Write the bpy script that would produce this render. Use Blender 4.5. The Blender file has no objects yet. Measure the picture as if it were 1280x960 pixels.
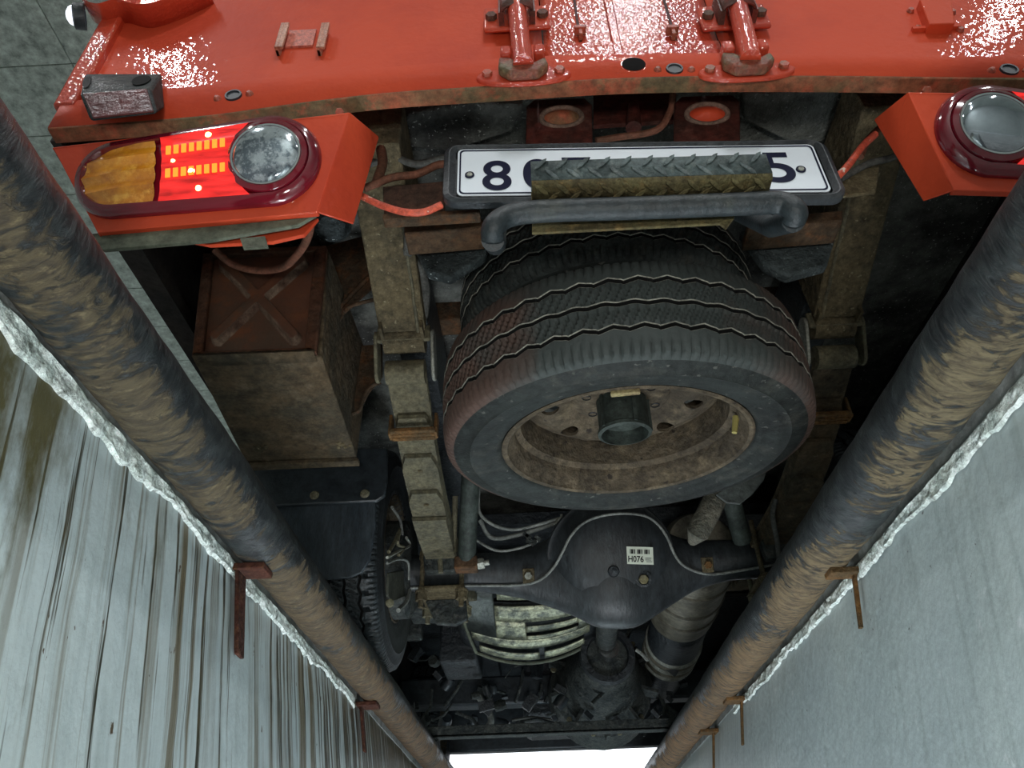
import bpy, bmesh, math, random
from mathutils import Vector, Matrix, noise
random.seed(7)
PI = math.pi
S = bpy.context.scene
col = S.collection

# ------------------------------------------------------------------ camera
F = 930.0                                   # focal length in pixels of a 1280 wide frame
ydir = Vector((48, -665, -F)).normalized()
b_ = (665*.045-48)/F
xdir = Vector((1, .045, -b_)); xdir = (xdir - ydir*xdir.dot(ydir)).normalized()
zdir = xdir.cross(ydir)
ROT = Matrix((xdir, ydir, zdir))            # camera -> world
CAM = Vector((0, 0, -.45))                  # the eye is in the pit, 45 cm under the shop floor
cd = bpy.data.cameras.new('camera'); cam = bpy.data.objects.new('camera', cd); col.objects.link(cam)
cam.matrix_world = Matrix.Translation(CAM) @ ROT.to_4x4()
cd.sensor_width = 36; cd.lens = 36*F/1280; cd.clip_start = .02; cd.clip_end = 200
S.camera = cam

# ------------------------------------------------------------------ world, lights, exposure
S.view_settings.view_transform = 'Standard'; S.view_settings.look = 'None'
S.view_settings.gamma = 1; S.view_settings.exposure = 0.0
w = bpy.data.worlds.new('world'); S.world = w; w.use_nodes = True
bg = w.node_tree.nodes['Background']; bg.inputs[0].default_value = (.90, .95, 1, 1); bg.inputs[1].default_value = 2.6

def area(name, loc, to, sx, sy, power, color=(1, 1, 1)):
    l = bpy.data.lights.new(name, 'AREA'); l.shape = 'RECTANGLE'; l.size = sx; l.size_y = sy
    l.energy = power; l.color = color
    o = bpy.data.objects.new(name, l); col.objects.link(o); o.location = loc
    o.rotation_euler = (Vector(to)-Vector(loc)).to_track_quat('-Z', 'Y').to_euler()
    return o
# shop ceiling tubes (behind and beside the truck)
for x_, y_, p_ in ((.80, -1.55, 34), (-2.45, -1.5, 62), (3.45, -1.5, 38), (-3.4, 1.6, 110), (3.9, 1.6, 80), (.8, -4.2, 150)):
    area('ceiling_tube_lamp', (x_, y_, 4.6), (x_, y_, 0), .09, 1.25, p_, (.96, .98, 1))
# work lamps in the pit: one standing on the pit floor behind the mechanic, one further under the truck
area('pit_work_lamp', (0.05, -.55, -.75), (.15, 1.1, .35), .16, .12, 8.5, (1, .98, .93))
area('pit_work_lamp', (0.0, 1.15, -1.40), (.05, 1.2, 0), .25, .9, 21, (.90, .95, 1))
area('pit_work_lamp', (0.03, 3.4, -1.3), (.1, 2.9, 0.2), .3, .5, 9, (.8, .93, 1))

# ------------------------------------------------------------------ placing helpers
def ray(px, py): return ROT @ Vector(((px-640)/F, (480-py)/F, -1))
def at(px, py, x=None, y=None, z=None):
    d = ray(px, py)
    t = (x-CAM.x)/d.x if x is not None else (y-CAM.y)/d.y if y is not None else (z-CAM.z)/d.z
    return CAM + d*t
def atp(px, py, p, n):
    d = ray(px, py); return CAM + d*((Vector(p)-CAM).dot(n)/d.dot(n))

# ------------------------------------------------------------------ materials
MC = {}
def mat(name, c1, c2=None, c3=None, rough=.6, metal=0, scale=12, bump=.15, bscale=60, lo=.42, hi=.6, spk=None,
        coat=0, stretch=(1, 1, 1), rough2=None, det=8, warp=0.0, spec=.5, fine=True):
    if name in MC: return MC[name]
    m = bpy.data.materials.new(name); m.use_nodes = True; nt = m.node_tree; N = nt.nodes; L = nt.links
    p = N['Principled BSDF']; p.inputs['Roughness'].default_value = rough; p.inputs['Metallic'].default_value = metal
    p.inputs['Specular IOR Level'].default_value = spec if rough < .56 else spec*.45
    if coat: p.inputs['Coat Weight'].default_value = coat; p.inputs['Coat Roughness'].default_value = .035
    tc = N.new('ShaderNodeTexCoord'); mp = N.new('ShaderNodeMapping'); mp.inputs['Scale'].default_value = stretch
    L.new(tc.outputs['Object'], mp.inputs['Vector']); vec = mp.outputs['Vector']
    def nz(sc, d=8, r=.6, dist=0):
        n = N.new('ShaderNodeTexNoise'); n.inputs['Scale'].default_value = sc; n.inputs['Detail'].default_value = d
        n.inputs['Roughness'].default_value = r; n.inputs['Distortion'].default_value = dist
        L.new(vec, n.inputs['Vector']); return n.outputs['Fac']
    def ramp(f, a, b):
        r = N.new('ShaderNodeMapRange'); r.inputs['From Min'].default_value = a; r.inputs['From Max'].default_value = b
        L.new(f, r.inputs['Value']); return r.outputs['Result']
    def mix(f, a, b):
        x = N.new('ShaderNodeMix'); x.data_type = 'RGBA'
        for s, v in ((f, 0), (a, 6), (b, 7)):
            if hasattr(s, 'links') or hasattr(s, 'is_linked'): L.new(s, x.inputs[v])
            else: x.inputs[v].default_value = s if v == 0 else (*s, 1)
        return x.outputs[2]
    c = c1
    if c2:
        f = ramp(nz(scale, det, .65, warp), lo, hi); c = mix(f, c1, c2)
        if rough2 is not None:
            r = N.new('ShaderNodeMapRange'); r.inputs['To Min'].default_value = rough; r.inputs['To Max'].default_value = rough2
            L.new(f, r.inputs['Value']); L.new(r.outputs['Result'], p.inputs['Roughness'])
    if c3: c = mix(ramp(nz(scale*2.7, det, .7), .52, .68), c, c3)
    if c2 and fine and not coat:
        mm = N.new('ShaderNodeMix'); mm.data_type = 'RGBA'; mm.blend_type = 'MULTIPLY'; mm.inputs[0].default_value = 1
        g = N.new('ShaderNodeMapRange'); g.inputs[1].default_value = .3; g.inputs[2].default_value = .7; g.inputs[3].default_value = .40; g.inputs[4].default_value = 1.65
        L.new(nz(scale*6, 10, .75), g.inputs[0]); L.new(c, mm.inputs[6]); L.new(g.outputs[0], mm.inputs[7]); c = mm.outputs[2]
    if spk: c = mix(ramp(nz(spk[1], 3, .5), .66, .70), c, spk[0])
    if hasattr(c, 'is_linked'): L.new(c, p.inputs['Base Color'])
    else: p.inputs['Base Color'].default_value = (*c, 1)
    if bump:
        bn = N.new('ShaderNodeBump'); bn.inputs['Strength'].default_value = min(1, bump*(1 if coat else 2.0)); bn.inputs['Distance'].default_value = .0014 if coat else .01
        L.new(nz(bscale, 2 if coat else 6, .5 if coat else .6), bn.inputs['Height']); L.new(bn.outputs['Normal'], p.inputs['Normal'])
        if coat: L.new(bn.outputs['Normal'], p.inputs['Coat Normal'])
    MC[name] = m; return m

RED = mat('red_paint', (.62, .072, .026), (.52, .054, .022), rough=.6, scale=3, bump=.65, bscale=75, coat=.35, spec=.35)
REDW = mat('red_paint_wet', (.60, .068, .026), (.46, .045, .022), rough=.58, scale=4, bump=1.0, bscale=150, coat=1.0, spec=.35)
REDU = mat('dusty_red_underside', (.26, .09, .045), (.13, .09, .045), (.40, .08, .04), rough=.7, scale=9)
REDD = mat('dark_red_primer', (.075, .018, .013), (.04, .016, .012), (.10, .04, .03), rough=.6, scale=14)
RUST = mat('rusty_brown_steel', (.085, .048, .026), (.055, .040, .026), (.13, .055, .022), rough=.85, scale=11, bump=.4)
RUSTO = mat('orange_rust', (.17, .085, .030), (.10, .065, .032), rough=.9, scale=25, bump=.6)
MUD = mat('mud_coated_steel', (.115, .092, .052), (.075, .062, .038), (.15, .12, .07), rough=.9, scale=13, bump=.45, spk=((.22, .19, .12), 120))
MUDR = mat('mud_on_rusted_box', (.085, .060, .034), (.050, .042, .028), (.115, .09, .058), rough=.9, scale=9, bump=.7, bscale=40)
BOXR = mat('rusted_red_box_steel', (.085, .036, .020), (.060, .032, .020), (.12, .042, .016), rough=.7, scale=8, bump=.35)
SPRING = mat('dusty_spring_steel', (.125, .112, .070), (.085, .080, .055), (.15, .13, .08), rough=.75, scale=16, bump=.3)
SPECK = mat('speckled_underseal', (.085, .105, .108), (.030, .037, .038), rough=.7, scale=6, bump=.6, bscale=110, spk=((.42, .48, .48), 150), lo=.4, hi=.62)
DECK = mat('grey_dusty_deck', (.19, .20, .18), (.05, .05, .047), rough=.85, scale=3.5, bump=.6, bscale=90, spk=((.42, .43, .40), 160), lo=.42, hi=.6)
BLACK = mat('black_painted_steel', (.016, .021, .025), (.026, .033, .038), rough=.42, scale=7, bump=.12, spec=.5)
AXLE = mat('black_axle_paint', (.019, .022, .024), (.030, .035, .038), rough=.45, scale=5, bump=.08, stretch=(3, 1, 1), spec=.45)
DARK = mat('dark_oily_metal', (.012, .015, .018), (.028, .034, .038), (.008, .010, .012), rough=.45, scale=10, bump=.4)
GREASE = mat('dirty_cast_iron', (.050, .056, .052), (.022, .027, .028), (.09, .09, .08), rough=.6, scale=20, bump=.6)
RUBBER = mat('tyre_rubber', (.038, .046, .044), (.024, .028, .027), (.060, .062, .054), rough=.72, scale=9, bump=.25, bscale=140)
RUBBR = mat('dust_reddened_rubber', (.060, .036, .027), (.034, .034, .030), (.085, .05, .035), rough=.85, scale=7, bump=.25, bscale=140)
RUBEDGE = mat('scuffed_groove_edge', (.34, .33, .28), (.19, .185, .16), rough=.8, scale=30)
RUBSIDE = mat('tyre_sidewall', (.021, .025, .023), (.014, .016, .015), (.045, .045, .038), rough=.62, scale=6, bump=.15, spk=((.09, .09, .08), 70))
RIM = mat('dusty_brown_rim', (.100, .078, .052), (.060, .048, .034), (.14, .11, .07), rough=.8, scale=9, bump=.35, spk=((.035, .028, .022), 40))
TUBE = mat('greenish_tube', (.050, .062, .055), (.026, .033, .029), rough=.6, scale=12)
HOSE = mat('grey_dusty_hose', (.10, .10, .09), (.06, .06, .055), rough=.8, scale=30)
CABLE = mat('light_grey_cable', (.22, .23, .21), (.14, .15, .14), rough=.6, scale=20)
REDCAB = mat('red_taped_cable', (.62, .10, .05), (.45, .07, .04), rough=.5, scale=20, spk=((.75, .6, .5), 90))
BRNCAB = mat('brown_dusty_cable', (.17, .065, .040), (.11, .05, .03), rough=.7, scale=25)
BOLT = mat('grey_bolt_steel', (.30, .31, .27), (.18, .18, .15), rough=.5, metal=.3, scale=30)
BOLTM = mat('muddy_bolt_steel', (.15, .14, .09), (.10, .09, .06), rough=.8, scale=30)
BOLTR = mat('red_painted_bolt', (.42, .075, .04), (.25, .09, .05), rough=.45, scale=40)
GREYST = mat('grey_green_steel', (.13, .14, .10), (.085, .095, .07), rough=.6, scale=8)
PLAST = mat('black_plastic', (.018, .022, .026), (.035, .040, .044), rough=.45, scale=14)
WHITEP = mat('white_plate', (.78, .84, .90), rough=.4, bump=.03)
NAVY = mat('navy_print', (.002, .004, .028), rough=.7, bump=0)
TREADM = mat('worn_dark_treadplate', (.085, .110, .110), (.045, .058, .058), (.13, .15, .14), rough=.6, metal=.1, scale=25)
TREADB = mat('rusty_treadplate_underside', (.115, .098, .045), (.075, .060, .030), (.16, .11, .045), rough=.8, scale=22, bump=.4)
STEPT = mat('black_step_tube', (.016, .022, .025), (.05, .056, .048), rough=.5, scale=9, lo=.5, hi=.62)
MUFF = mat('muffler_steel', (.17, .155, .115), (.10, .09, .065), (.22, .20, .16), rough=.5, metal=.35, scale=7)
PAN = mat('bright_stamped_steel', (.42, .43, .29), (.10, .11, .085), (.05, .06, .05), rough=.36, metal=.4, scale=22)
CHROME = mat('chrome_steel', (.6, .62, .62), rough=.25, metal=1, bump=0)
STICK = mat('white_sticker', (.62, .66, .55), rough=.6, bump=0)
INK = mat('black_ink', (.01, .01, .01), rough=.6, bump=0)
REFL = mat('dull_red_reflector', (.10, .028, .030), (.06, .022, .022), (.16, .045, .045), rough=.3, scale=10, fine=False)
FLAP = mat('blue_black_rubber_flap', (.020, .028, .036), (.036, .047, .056), rough=.5, scale=6, stretch=(4, 1, 1))
BLACKHOLE = mat('black_plug_rubber', (.02, .024, .03), rough=.5, bump=0)
DARKRED = mat('dark_red_lamp_plastic', (.17, .006, .016), (.10, .004, .012), rough=.12, scale=5, bump=0, coat=1)
CONC = mat('shop_floor_concrete', (.25, .26, .25), (.18, .19, .18), rough=.6, scale=3)
CEIL = mat('grey_ceiling_panel', (.46, .53, .48), (.43, .50, .45), rough=.6, scale=2, bump=.03)
SHOPW = mat('pale_shop_wall', (.50, .55, .52), (.46, .50, .48), rough=.7, scale=2, bump=.05)
PLASTER = mat('peeling_white_paint', (.84, .90, .87), (.62, .70, .66), (.10, .11, .08), rough=.6, scale=22, bump=.5, bscale=60)
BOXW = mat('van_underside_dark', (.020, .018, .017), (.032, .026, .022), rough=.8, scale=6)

def emis(name, c, s, base=(.5, .05, .02), rough=.2):
    m = bpy.data.materials.new(name); m.use_nodes = True; p = m.node_tree.nodes['Principled BSDF']
    p.inputs['Base Color'].default_value = (*base, 1); p.inputs['Emission Color'].default_value = (*c, 1)
    p.inputs['Emission Strength'].default_value = s; p.inputs['Roughness'].default_value = rough
    return m
LITRED = emis('lit_red_lens', (1, .03, .025), .5, (.6, .02, .02))
_nt = LITRED.node_tree; _tc = _nt.nodes.new('ShaderNodeTexCoord'); _mp = _nt.nodes.new('ShaderNodeMapping'); _mp.inputs['Scale'].default_value = (25, 0, 130)
_nz = _nt.nodes.new('ShaderNodeTexNoise'); _nz.inputs['Scale'].default_value = 1; _nz.inputs['Detail'].default_value = 6
_r = _nt.nodes.new('ShaderNodeMapRange'); _r.inputs[1].default_value = .3; _r.inputs[2].default_value = .7; _r.inputs[3].default_value = .12; _r.inputs[4].default_value = 1.0
_nt.links.new(_tc.outputs['Object'], _mp.inputs[0]); _nt.links.new(_mp.outputs[0], _nz.inputs['Vector']); _nt.links.new(_nz.outputs['Fac'], _r.inputs[0]); _nt.links.new(_r.outputs[0], _nt.nodes['Principled BSDF'].inputs['Emission Strength'])
LITAMB = emis('lit_amber_led', (1, .24, .03), 1.1, (.8, .3, .02))
BULB = emis('hot_bulb', (1, .62, .18), 9)
AMBER = mat('amber_lens', (.74, .28, .018), (.50, .16, .012), (.85, .42, .06), rough=.18, scale=22, bump=.5, bscale=40, coat=1)
GLASSY = mat('faceted_clear_lens', (.62, .68, .72), (.20, .24, .28), (.85, .9, .95), rough=.12, metal=.75, scale=55, bump=.5, bscale=45, coat=1, lo=.45, hi=.55)
GLASSR = mat('smooth_clear_lens', (.45, .50, .54), (.30, .34, .38), rough=.08, metal=.8, scale=8, bump=.15, bscale=14, coat=1)
WHITELENS = emis('lit_white_marker', (.85, .9, 1), 1.4, (.8, .8, .9))

def pipe_mat(name, side):
    """black guard pipe: paint flaking to brown rust on the side that faces the pit"""
    m = bpy.data.materials.new(name); m.use_nodes = True; nt = m.node_tree; N = nt.nodes; L = nt.links
    p = N['Principled BSDF']; tc = N.new('ShaderNodeTexCoord')
    def mp(s):
        x = N.new('ShaderNodeMapping'); x.inputs['Scale'].default_value = s; L.new(tc.outputs['Object'], x.inputs[0]); return x.outputs[0]
    def nz(v, sc, d=8, r=.6, di=0):
        n = N.new('ShaderNodeTexNoise'); n.inputs['Scale'].default_value = sc; n.inputs['Detail'].default_value = d
        n.inputs['Roughness'].default_value = r; n.inputs['Distortion'].default_value = di; L.new(v, n.inputs['Vector']); return n.outputs['Fac']
    def mth(op, a, b):
        x = N.new('ShaderNodeMath'); x.operation = op
        for i, v in enumerate((a, b)):
            if isinstance(v, (int, float)): x.inputs[i].default_value = v
            else: L.new(v, x.inputs[i])
        return x.outputs[0]
    def rmp(f, a, b, c=0., d=1.):
        r = N.new('ShaderNodeMapRange'); r.inputs[1].default_value = a; r.inputs[2].default_value = b
        r.inputs[3].default_value = c; r.inputs[4].default_value = d; L.new(f, r.inputs[0]); return r.outputs[0]
    def mix(f, a, b):
        x = N.new('ShaderNodeMix'); x.data_type = 'RGBA'; L.new(f, x.inputs[0])
        for v, i in ((a, 6), (b, 7)):
            if isinstance(v, tuple): x.inputs[i].default_value = (*v, 1)
            else: L.new(v, x.inputs[i])
        return x.outputs[2]
    sep = N.new('ShaderNodeSeparateXYZ'); L.new(tc.outputs['Object'], sep.inputs[0])
    fine = nz(mp((1, 2.6, 1)), 22, 8, .7, 1.0); big = nz(mp((1, 1, 1)), 6, 6, .6)
    # rust gathers on the underside (object z below 0)
    low = rmp(sep.outputs['Z'], .012, -.030)
    f = mth('ADD', mth('MULTIPLY', low, .30), mth('MULTIPLY', big, .80))
    f = mth('ADD', f, mth('MULTIPLY', mth('SUBTRACT', fine, .5), .80))
    f = mth('ADD', f, rmp(sep.outputs['Y'], .6, 2.2, -.02, .10))
    f = rmp(f, .62 if side > 0 else .59, .67)
    c0 = mix(rmp(nz(mp((1, 1, 1)), 60, 4), .45, .65), (.012, .015, .017), (.034, .041, .042))
    along = rmp(sep.outputs['Y'], .7, 2.4)
    rust = mix(along, (.10, .078, .042) if side < 0 else (.17, .135, .075), (.16, .085, .038) if side < 0 else (.23, .12, .050))
    rust = mix(rmp(nz(mp((1, 3, 1)), 22, 8, .7, 1.2), .42, .62), rust, (.045, .034, .022))
    rust = mix(rmp(nz(mp((1, 2, 1), ), 70, 6, .7), .55, .70), rust, (.19, .15, .08))
    c = mix(f, c0, rust)
    L.new(c, p.inputs['Base Color'])
    L.new(rmp(f, 0, 1, .38, .8), p.inputs['Roughness'])
    bn = N.new('ShaderNodeBump'); bn.inputs['Strength'].default_value = .8; bn.inputs['Distance'].default_value = .006
    h = mth('ADD', nz(mp((1, 4, 1)), 20, 8, .65, 1.5), mth('MULTIPLY', f, .3))
    L.new(h, bn.inputs['Height']); L.new(bn.outputs[0], p.inputs['Normal'])
    return m

def wall_mat(name, stains):
    m = bpy.data.materials.new(name); m.use_nodes = True; nt = m.node_tree; N = nt.nodes; L = nt.links
    p = N['Principled BSDF']; tc = N.new('ShaderNodeTexCoord')
    def mp(s, l=(0, 0, 0)):
        x = N.new('ShaderNodeMapping'); x.inputs['Scale'].default_value = s; x.inputs['Location'].default_value = l
        L.new(tc.outputs['Object'], x.inputs[0]); return x.outputs[0]
    def nz(v, sc, d=6, r=.55, di=0):
        n = N.new('ShaderNodeTexNoise'); n.inputs['Scale'].default_value = sc; n.inputs['Detail'].default_value = d
        n.inputs['Roughness'].default_value = r; n.inputs['Distortion'].default_value = di; L.new(v, n.inputs['Vector']); return n.outputs['Fac']
    def mth(op, a, b):
        x = N.new('ShaderNodeMath'); x.operation = op
        for i, v in enumerate((a, b)):
            if isinstance(v, (int, float)): x.inputs[i].default_value = v
            else: L.new(v, x.inputs[i])
        return x.outputs[0]
    def rmp(f, a, b, c=0., d=1.):
        r = N.new('ShaderNodeMapRange'); r.inputs[1].default_value = a; r.inputs[2].default_value = b
        r.inputs[3].default_value = c; r.inputs[4].default_value = d; L.new(f, r.inputs[0]); return r.outputs[0]
    def mix(f, a, b):
        x = N.new('ShaderNodeMix'); x.data_type = 'RGBA'; L.new(f, x.inputs[0])
        for v, i in ((a, 6), (b, 7)):
            if isinstance(v, tuple): x.inputs[i].default_value = (*v, 1)
            else: L.new(v, x.inputs[i])
        return x.outputs[2]
    sep = N.new('ShaderNodeSeparateXYZ'); L.new(tc.outputs['Object'], sep.inputs[0]); Y = sep.outputs['Y']; Z = sep.outputs['Z']
    base = mix(rmp(nz(mp((1, 1, 1)), 3.5), .35, .65), (.50, .58, .60), (.58, .66, .66))
    base = mix(rmp(nz(mp((0, 1.5, .10)), 40), .5, .75), base, (.42, .49, .49))
    if stains:
        # run-down streaks: narrow across (y), long down (z)
        s1 = nz(mp((0, 1, .020), (0, 2, 0)), 30, 5, .65); s2 = nz(mp((0, 1, .022), (0, 5, 0)), 55, 5, .65)
        brk = rmp(nz(mp((0, 1.4, .25)), 4, 3), .32, .5)
        far = rmp(Y, 1.0, 2.2)
        top = rmp(Z, -.9, -.12)
        a = mth('MULTIPLY', rmp(s1, .50, .59), mth('MULTIPLY', brk, rmp(top, 0, 1, .45, 1)))
        base = mix(a, base, (.17, .14, .085))
        thr = mth('ADD', s2, mth('ADD', mth('MULTIPLY', far, .155), mth('MULTIPLY', top, .05)))
        b = mth('MULTIPLY', rmp(thr, .60, .645), rmp(top, 0, .5, .35, 1))
        dk = mix(rmp(nz(mp((1, 1, 1)), 30), .4, .6), (.045, .045, .030), (.09, .075, .04))
        base = mix(b, base, dk)
        # damp ochre patch and mould close to the mechanic, right under the rail
        nearp = mth('MULTIPLY', rmp(Y, .85, .50), rmp(Z, -.40, -.12))
        g = rmp(mth('ADD', nz(mp((0, 1, .4)), 9, 8, .65), mth('MULTIPLY', nearp, .32)), .66, .80)
        base = mix(g, base, (.115, .105, .050))
        fleck = rmp(nz(mp((1, 1, .5)), 60, 4, .6), .70, .73)
        base = mix(fleck, base, (.10, .07, .04))
    else:
        fl = rmp(nz(mp((1, 1, .6)), 45, 5, .65), .64, .68)
        base = mix(fl, base, (.68, .74, .75))
        pit_ = rmp(nz(mp((1, 1, 1), (3, 0, 0)), 80, 2, .5), .74, .77)
        base = mix(pit_, base, (.12, .13, .13))
    L.new(base, p.inputs['Base Color']); p.inputs['Roughness'].default_value = .34 if stains else .42
    bn = N.new('ShaderNodeBump'); bn.inputs['Strength'].default_value = .35; bn.inputs['Distance'].default_value = .008
    L.new(mth('ADD', nz(mp((1, 1, .25)), 22, 6), mth('MULTIPLY', nz(mp((1, 1, .7)), 55), .6)), bn.inputs['Height']); L.new(bn.outputs[0], p.inputs['Normal'])
    return m

# ------------------------------------------------------------------ mesh builder
class MB:
    def __init__(s): s.v = []; s.f = []; s.mi = []
    def add(s, vs, fs, mi=0):
        o = len(s.v); s.v += [tuple(v) for v in vs]; s.f += [tuple(i+o for i in f) for f in fs]; s.mi += [mi]*len(fs); return s
    def box(s, lo, hi, M=None, mi=0):
        vs = [Vector((x, y, z)) for x in (lo[0], hi[0]) for y in (lo[1], hi[1]) for z in (lo[2], hi[2])]
        if M: vs = [M @ v for v in vs]
        return s.add(vs, [(0, 1, 3, 2), (4, 6, 7, 5), (0, 4, 5, 1), (2, 3, 7, 6), (0, 2, 6, 4), (1, 5, 7, 3)], mi)
    def prism(s, pts, off, mi=0):
        n = len(pts); off = Vector(off); pts = [Vector(p) for p in pts]
        return s.add(pts+[p+off for p in pts], [tuple(range(n)), tuple(range(2*n-1, n-1, -1))]+[(i, i+n, (i+1) % n+n, (i+1) % n) for i in range(n)], mi)
    def tube(s, path, r, n=10, caps=True, mi=0):
        path = [Vector(p) for p in path]; rs = r if isinstance(r, (list, tuple)) else [r]*len(path)
        vs = []; fs = []; up = None
        for i, p in enumerate(path):
            t = (path[min(i+1, len(path)-1)]-path[max(i-1, 0)]).normalized()
            if up is None: up = t.orthogonal().normalized()
            up = (up - t*up.dot(t)).normalized(); sd = t.cross(up)
            for k in range(n):
                a = 2*PI*k/n; vs.append(p+(up*math.cos(a)+sd*math.sin(a))*rs[i])
        for i in range(len(path)-1):
            for k in range(n): fs.append((i*n+k, i*n+(k+1) % n, (i+1)*n+(k+1) % n, (i+1)*n+k))
        if caps: fs += [tuple(range(n-1, -1, -1)), tuple((len(path)-1)*n+k for k in range(n))]
        return s.add(vs, fs, mi)
    def lathe(s, prof, M, n=32, mi=0, closed=False):
        """prof: (r, z) list turned about local z"""
        vs = [M @ Vector((r*math.cos(2*PI*k/n), r*math.sin(2*PI*k/n), z)) for r, z in prof for k in range(n)]
        m = len(prof); fs = [(i*n+k, i*n+(k+1) % n, (i+1)*n+(k+1) % n, (i+1)*n+k) for i in range(m-1) for k in range(n)]
        if closed: fs += [((m-1)*n+k, (m-1)*n+(k+1) % n, (k+1) % n, k) for k in range(n)]
        return s.add(vs, fs, mi)
    def grid(s, rows, mi=0):
        m = len(rows[0]); vs = [p for r in rows for p in r]
        return s.add(vs, [(i*m+j, i*m+j+1, (i+1)*m+j+1, (i+1)*m+j) for i in range(len(rows)-1) for j in range(m-1)], mi)
    def build(s, name, mats, parent=None, smooth=True, bevel=0, label=None, solid=0, ang=35, loc=None):
        me = bpy.data.meshes.new(name)
        vs = s.v
        if loc is not None: vs = [tuple(Vector(v)-Vector(loc)) for v in vs]
        me.from_pydata(vs, [], s.f); me.update()
        bm = bmesh.new(); bm.from_mesh(me); bmesh.ops.recalc_face_normals(bm, faces=bm.faces); bm.to_mesh(me); bm.free()
        for m in (mats if isinstance(mats, (list, tuple)) else [mats]): me.materials.append(m)
        if len(set(s.mi)) > 1: me.polygons.foreach_set('material_index', s.mi)
        if smooth:
            me.polygons.foreach_set('use_smooth', [True]*len(me.polygons))
            me.set_sharp_from_angle(angle=math.radians(ang))
        o = bpy.data.objects.new(name, me); col.objects.link(o)
        if parent is not None:
            o.parent = parent
            if parent.type == 'EMPTY': o.location = -parent.location
        if loc is not None: o.location = Vector(loc) + (o.location if parent is not None and parent.type == 'EMPTY' else Vector())
        if solid:
            md = o.modifiers.new('thickness', 'SOLIDIFY'); md.thickness = solid; md.offset = 0
        if bevel:
            md = o.modifiers.new('bevel', 'BEVEL'); md.width = bevel; md.segments = 2; md.limit_method = 'ANGLE'; md.angle_limit = math.radians(40)
        if label: o['label'] = label
        return o

def frame(z, x=(1, 0, 0), o=(0, 0, 0)):
    z = Vector(z).normalized(); x = Vector(x); x = (x - z*x.dot(z)).normalized(); y = z.cross(x)
    M = Matrix((x, y, z)).transposed().to_4x4(); M.translation = Vector(o); return M
def thing(name, label, cat, loc=(0, 0, 0), group=None):
    o = bpy.data.objects.new(name, None); col.objects.link(o); o.location = loc; o['label'] = label; o['category'] = cat
    if group: o['group'] = group
    return o
def tag(o, label, cat, group=None):
    o['label'] = label; o['category'] = cat
    if group: o['group'] = group
    return o
def struct(o): o['kind'] = 'structure'; return o
def hexbolt(mb, p, d, r, h, stud=0, mi=0):
    M = frame(d, o=p); mb.lathe([(0, h), (r*.9, h), (r, h*.85), (r, 0)], M, 6, mi)
    if stud: mb.lathe([(0, h+stud), (r*.5, h+stud), (r*.5, h)], M, 10, mi)
    return mb
def curve(pts, n=6):
    """smooth path through points (Catmull-Rom)"""
    P = [Vector(p) for p in pts]; P = [P[0]*2-P[1]]+P+[P[-1]*2-P[-2]]; out = []
    for i in range(1, len(P)-2):
        for k in range(n):
            t = k/n; a, b, c, d = P[i-1:i+3]
            out.append(.5*((2*b)+(c-a)*t+(2*a-5*b+4*c-d)*t*t+(3*b-a-3*c+d)*t*t*t))
    return out+[P[-2]]

# ================================================================== THE SETTING
PY0, PY1 = -1.6, 5.6            # pit from behind the eye to far under the cab
WL, WR = -.430, .492
LEAN = .17                      # the pit narrows towards its floor            # pit wall faces
# pit side walls as slightly uneven painted sheets backed by real thickness
def pitwall(name, x, s, m):
    mb = MB(); rows = []
    ny, nz_ = 150, 30
    for i in range(ny+1):
        y = PY0+(PY1-PY0)*i/ny; r = []
        for j in range(nz_+1):
            z = -1.6+1.585*j/nz_
            d = .004*noise.noise(Vector((y*5, z*4, x)))+.002*noise.noise(Vector((y*20, z*16, x)))
            r.append((x-s*LEAN*z+d, y, z))
        r = [(x-s*.10, y, -1.6)]+r+[(x-s*.10, y, -.015)]
        rows.append(r)
    mb.grid(rows)
    n = len(rows[0]); mb.f += [tuple(range(n)), tuple(range(len(mb.v)-n, len(mb.v)))]; mb.mi += [0, 0]
    return struct(mb.build(name, m, smooth=True))
pitwall('wall_left', WL, 1, wall_mat('stained_pit_paint', True))
pitwall('wall_right', WR, -1, wall_mat('pale_pit_paint', False))
struct(MB().box((WL-.1, PY0, -1.72), (WR+.1, PY1, -1.6)).build('floor_pit', CONC))
struct(MB().box((WL-.1, PY1, -1.7), (WR+.1, PY1+.15, -.02)).build('wall_front', SHOPW))
struct(MB().box((WL-.1, PY0-.15, -1.7), (WR+.1, PY0, -.02)).build('wall_back', SHOPW))
f = MB()
f.box((-8, -6, -.12), (WL-.1205, 12, -.012)); f.box((WR+.1205, -6, -.12), (8, 12, -.012))
f.box((WL-.125, PY1+.15, -.12), (WR+.125, 12, -.012)); f.box((WL-.125, -6, -.12), (WR+.125, PY0-.15, -.012))
struct(f.build('floor', CONC))
struct(MB().box((-8.2, -6, 0), (-8, 10, 4.9)).build('wall_shop_left', SHOPW))
struct(MB().box((8, -6, 0), (8.2, 10, 4.9)).build('wall_shop_right', SHOPW))
struct(MB().box((-8.2, -6.2, 0), (8.2, -6, 4.9)).build('wall_shop_back', SHOPW))
m_ = MB(); m_.box((-8.2, 10, 0), (-3.2, 10.2, 4.9)); m_.box((3.6, 10, 0), (8.2, 10.2, 4.9)); m_.box((-3.2, 10, 3.9), (3.6, 10.2, 4.9))
struct(m_.build('wall_doorway', SHOPW))
ceil = struct(MB().box((-8.2, -6.2, 4.83), (8.2, 10.2, 5.0)).build('ceiling', DARK))
pan_me = None
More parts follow.
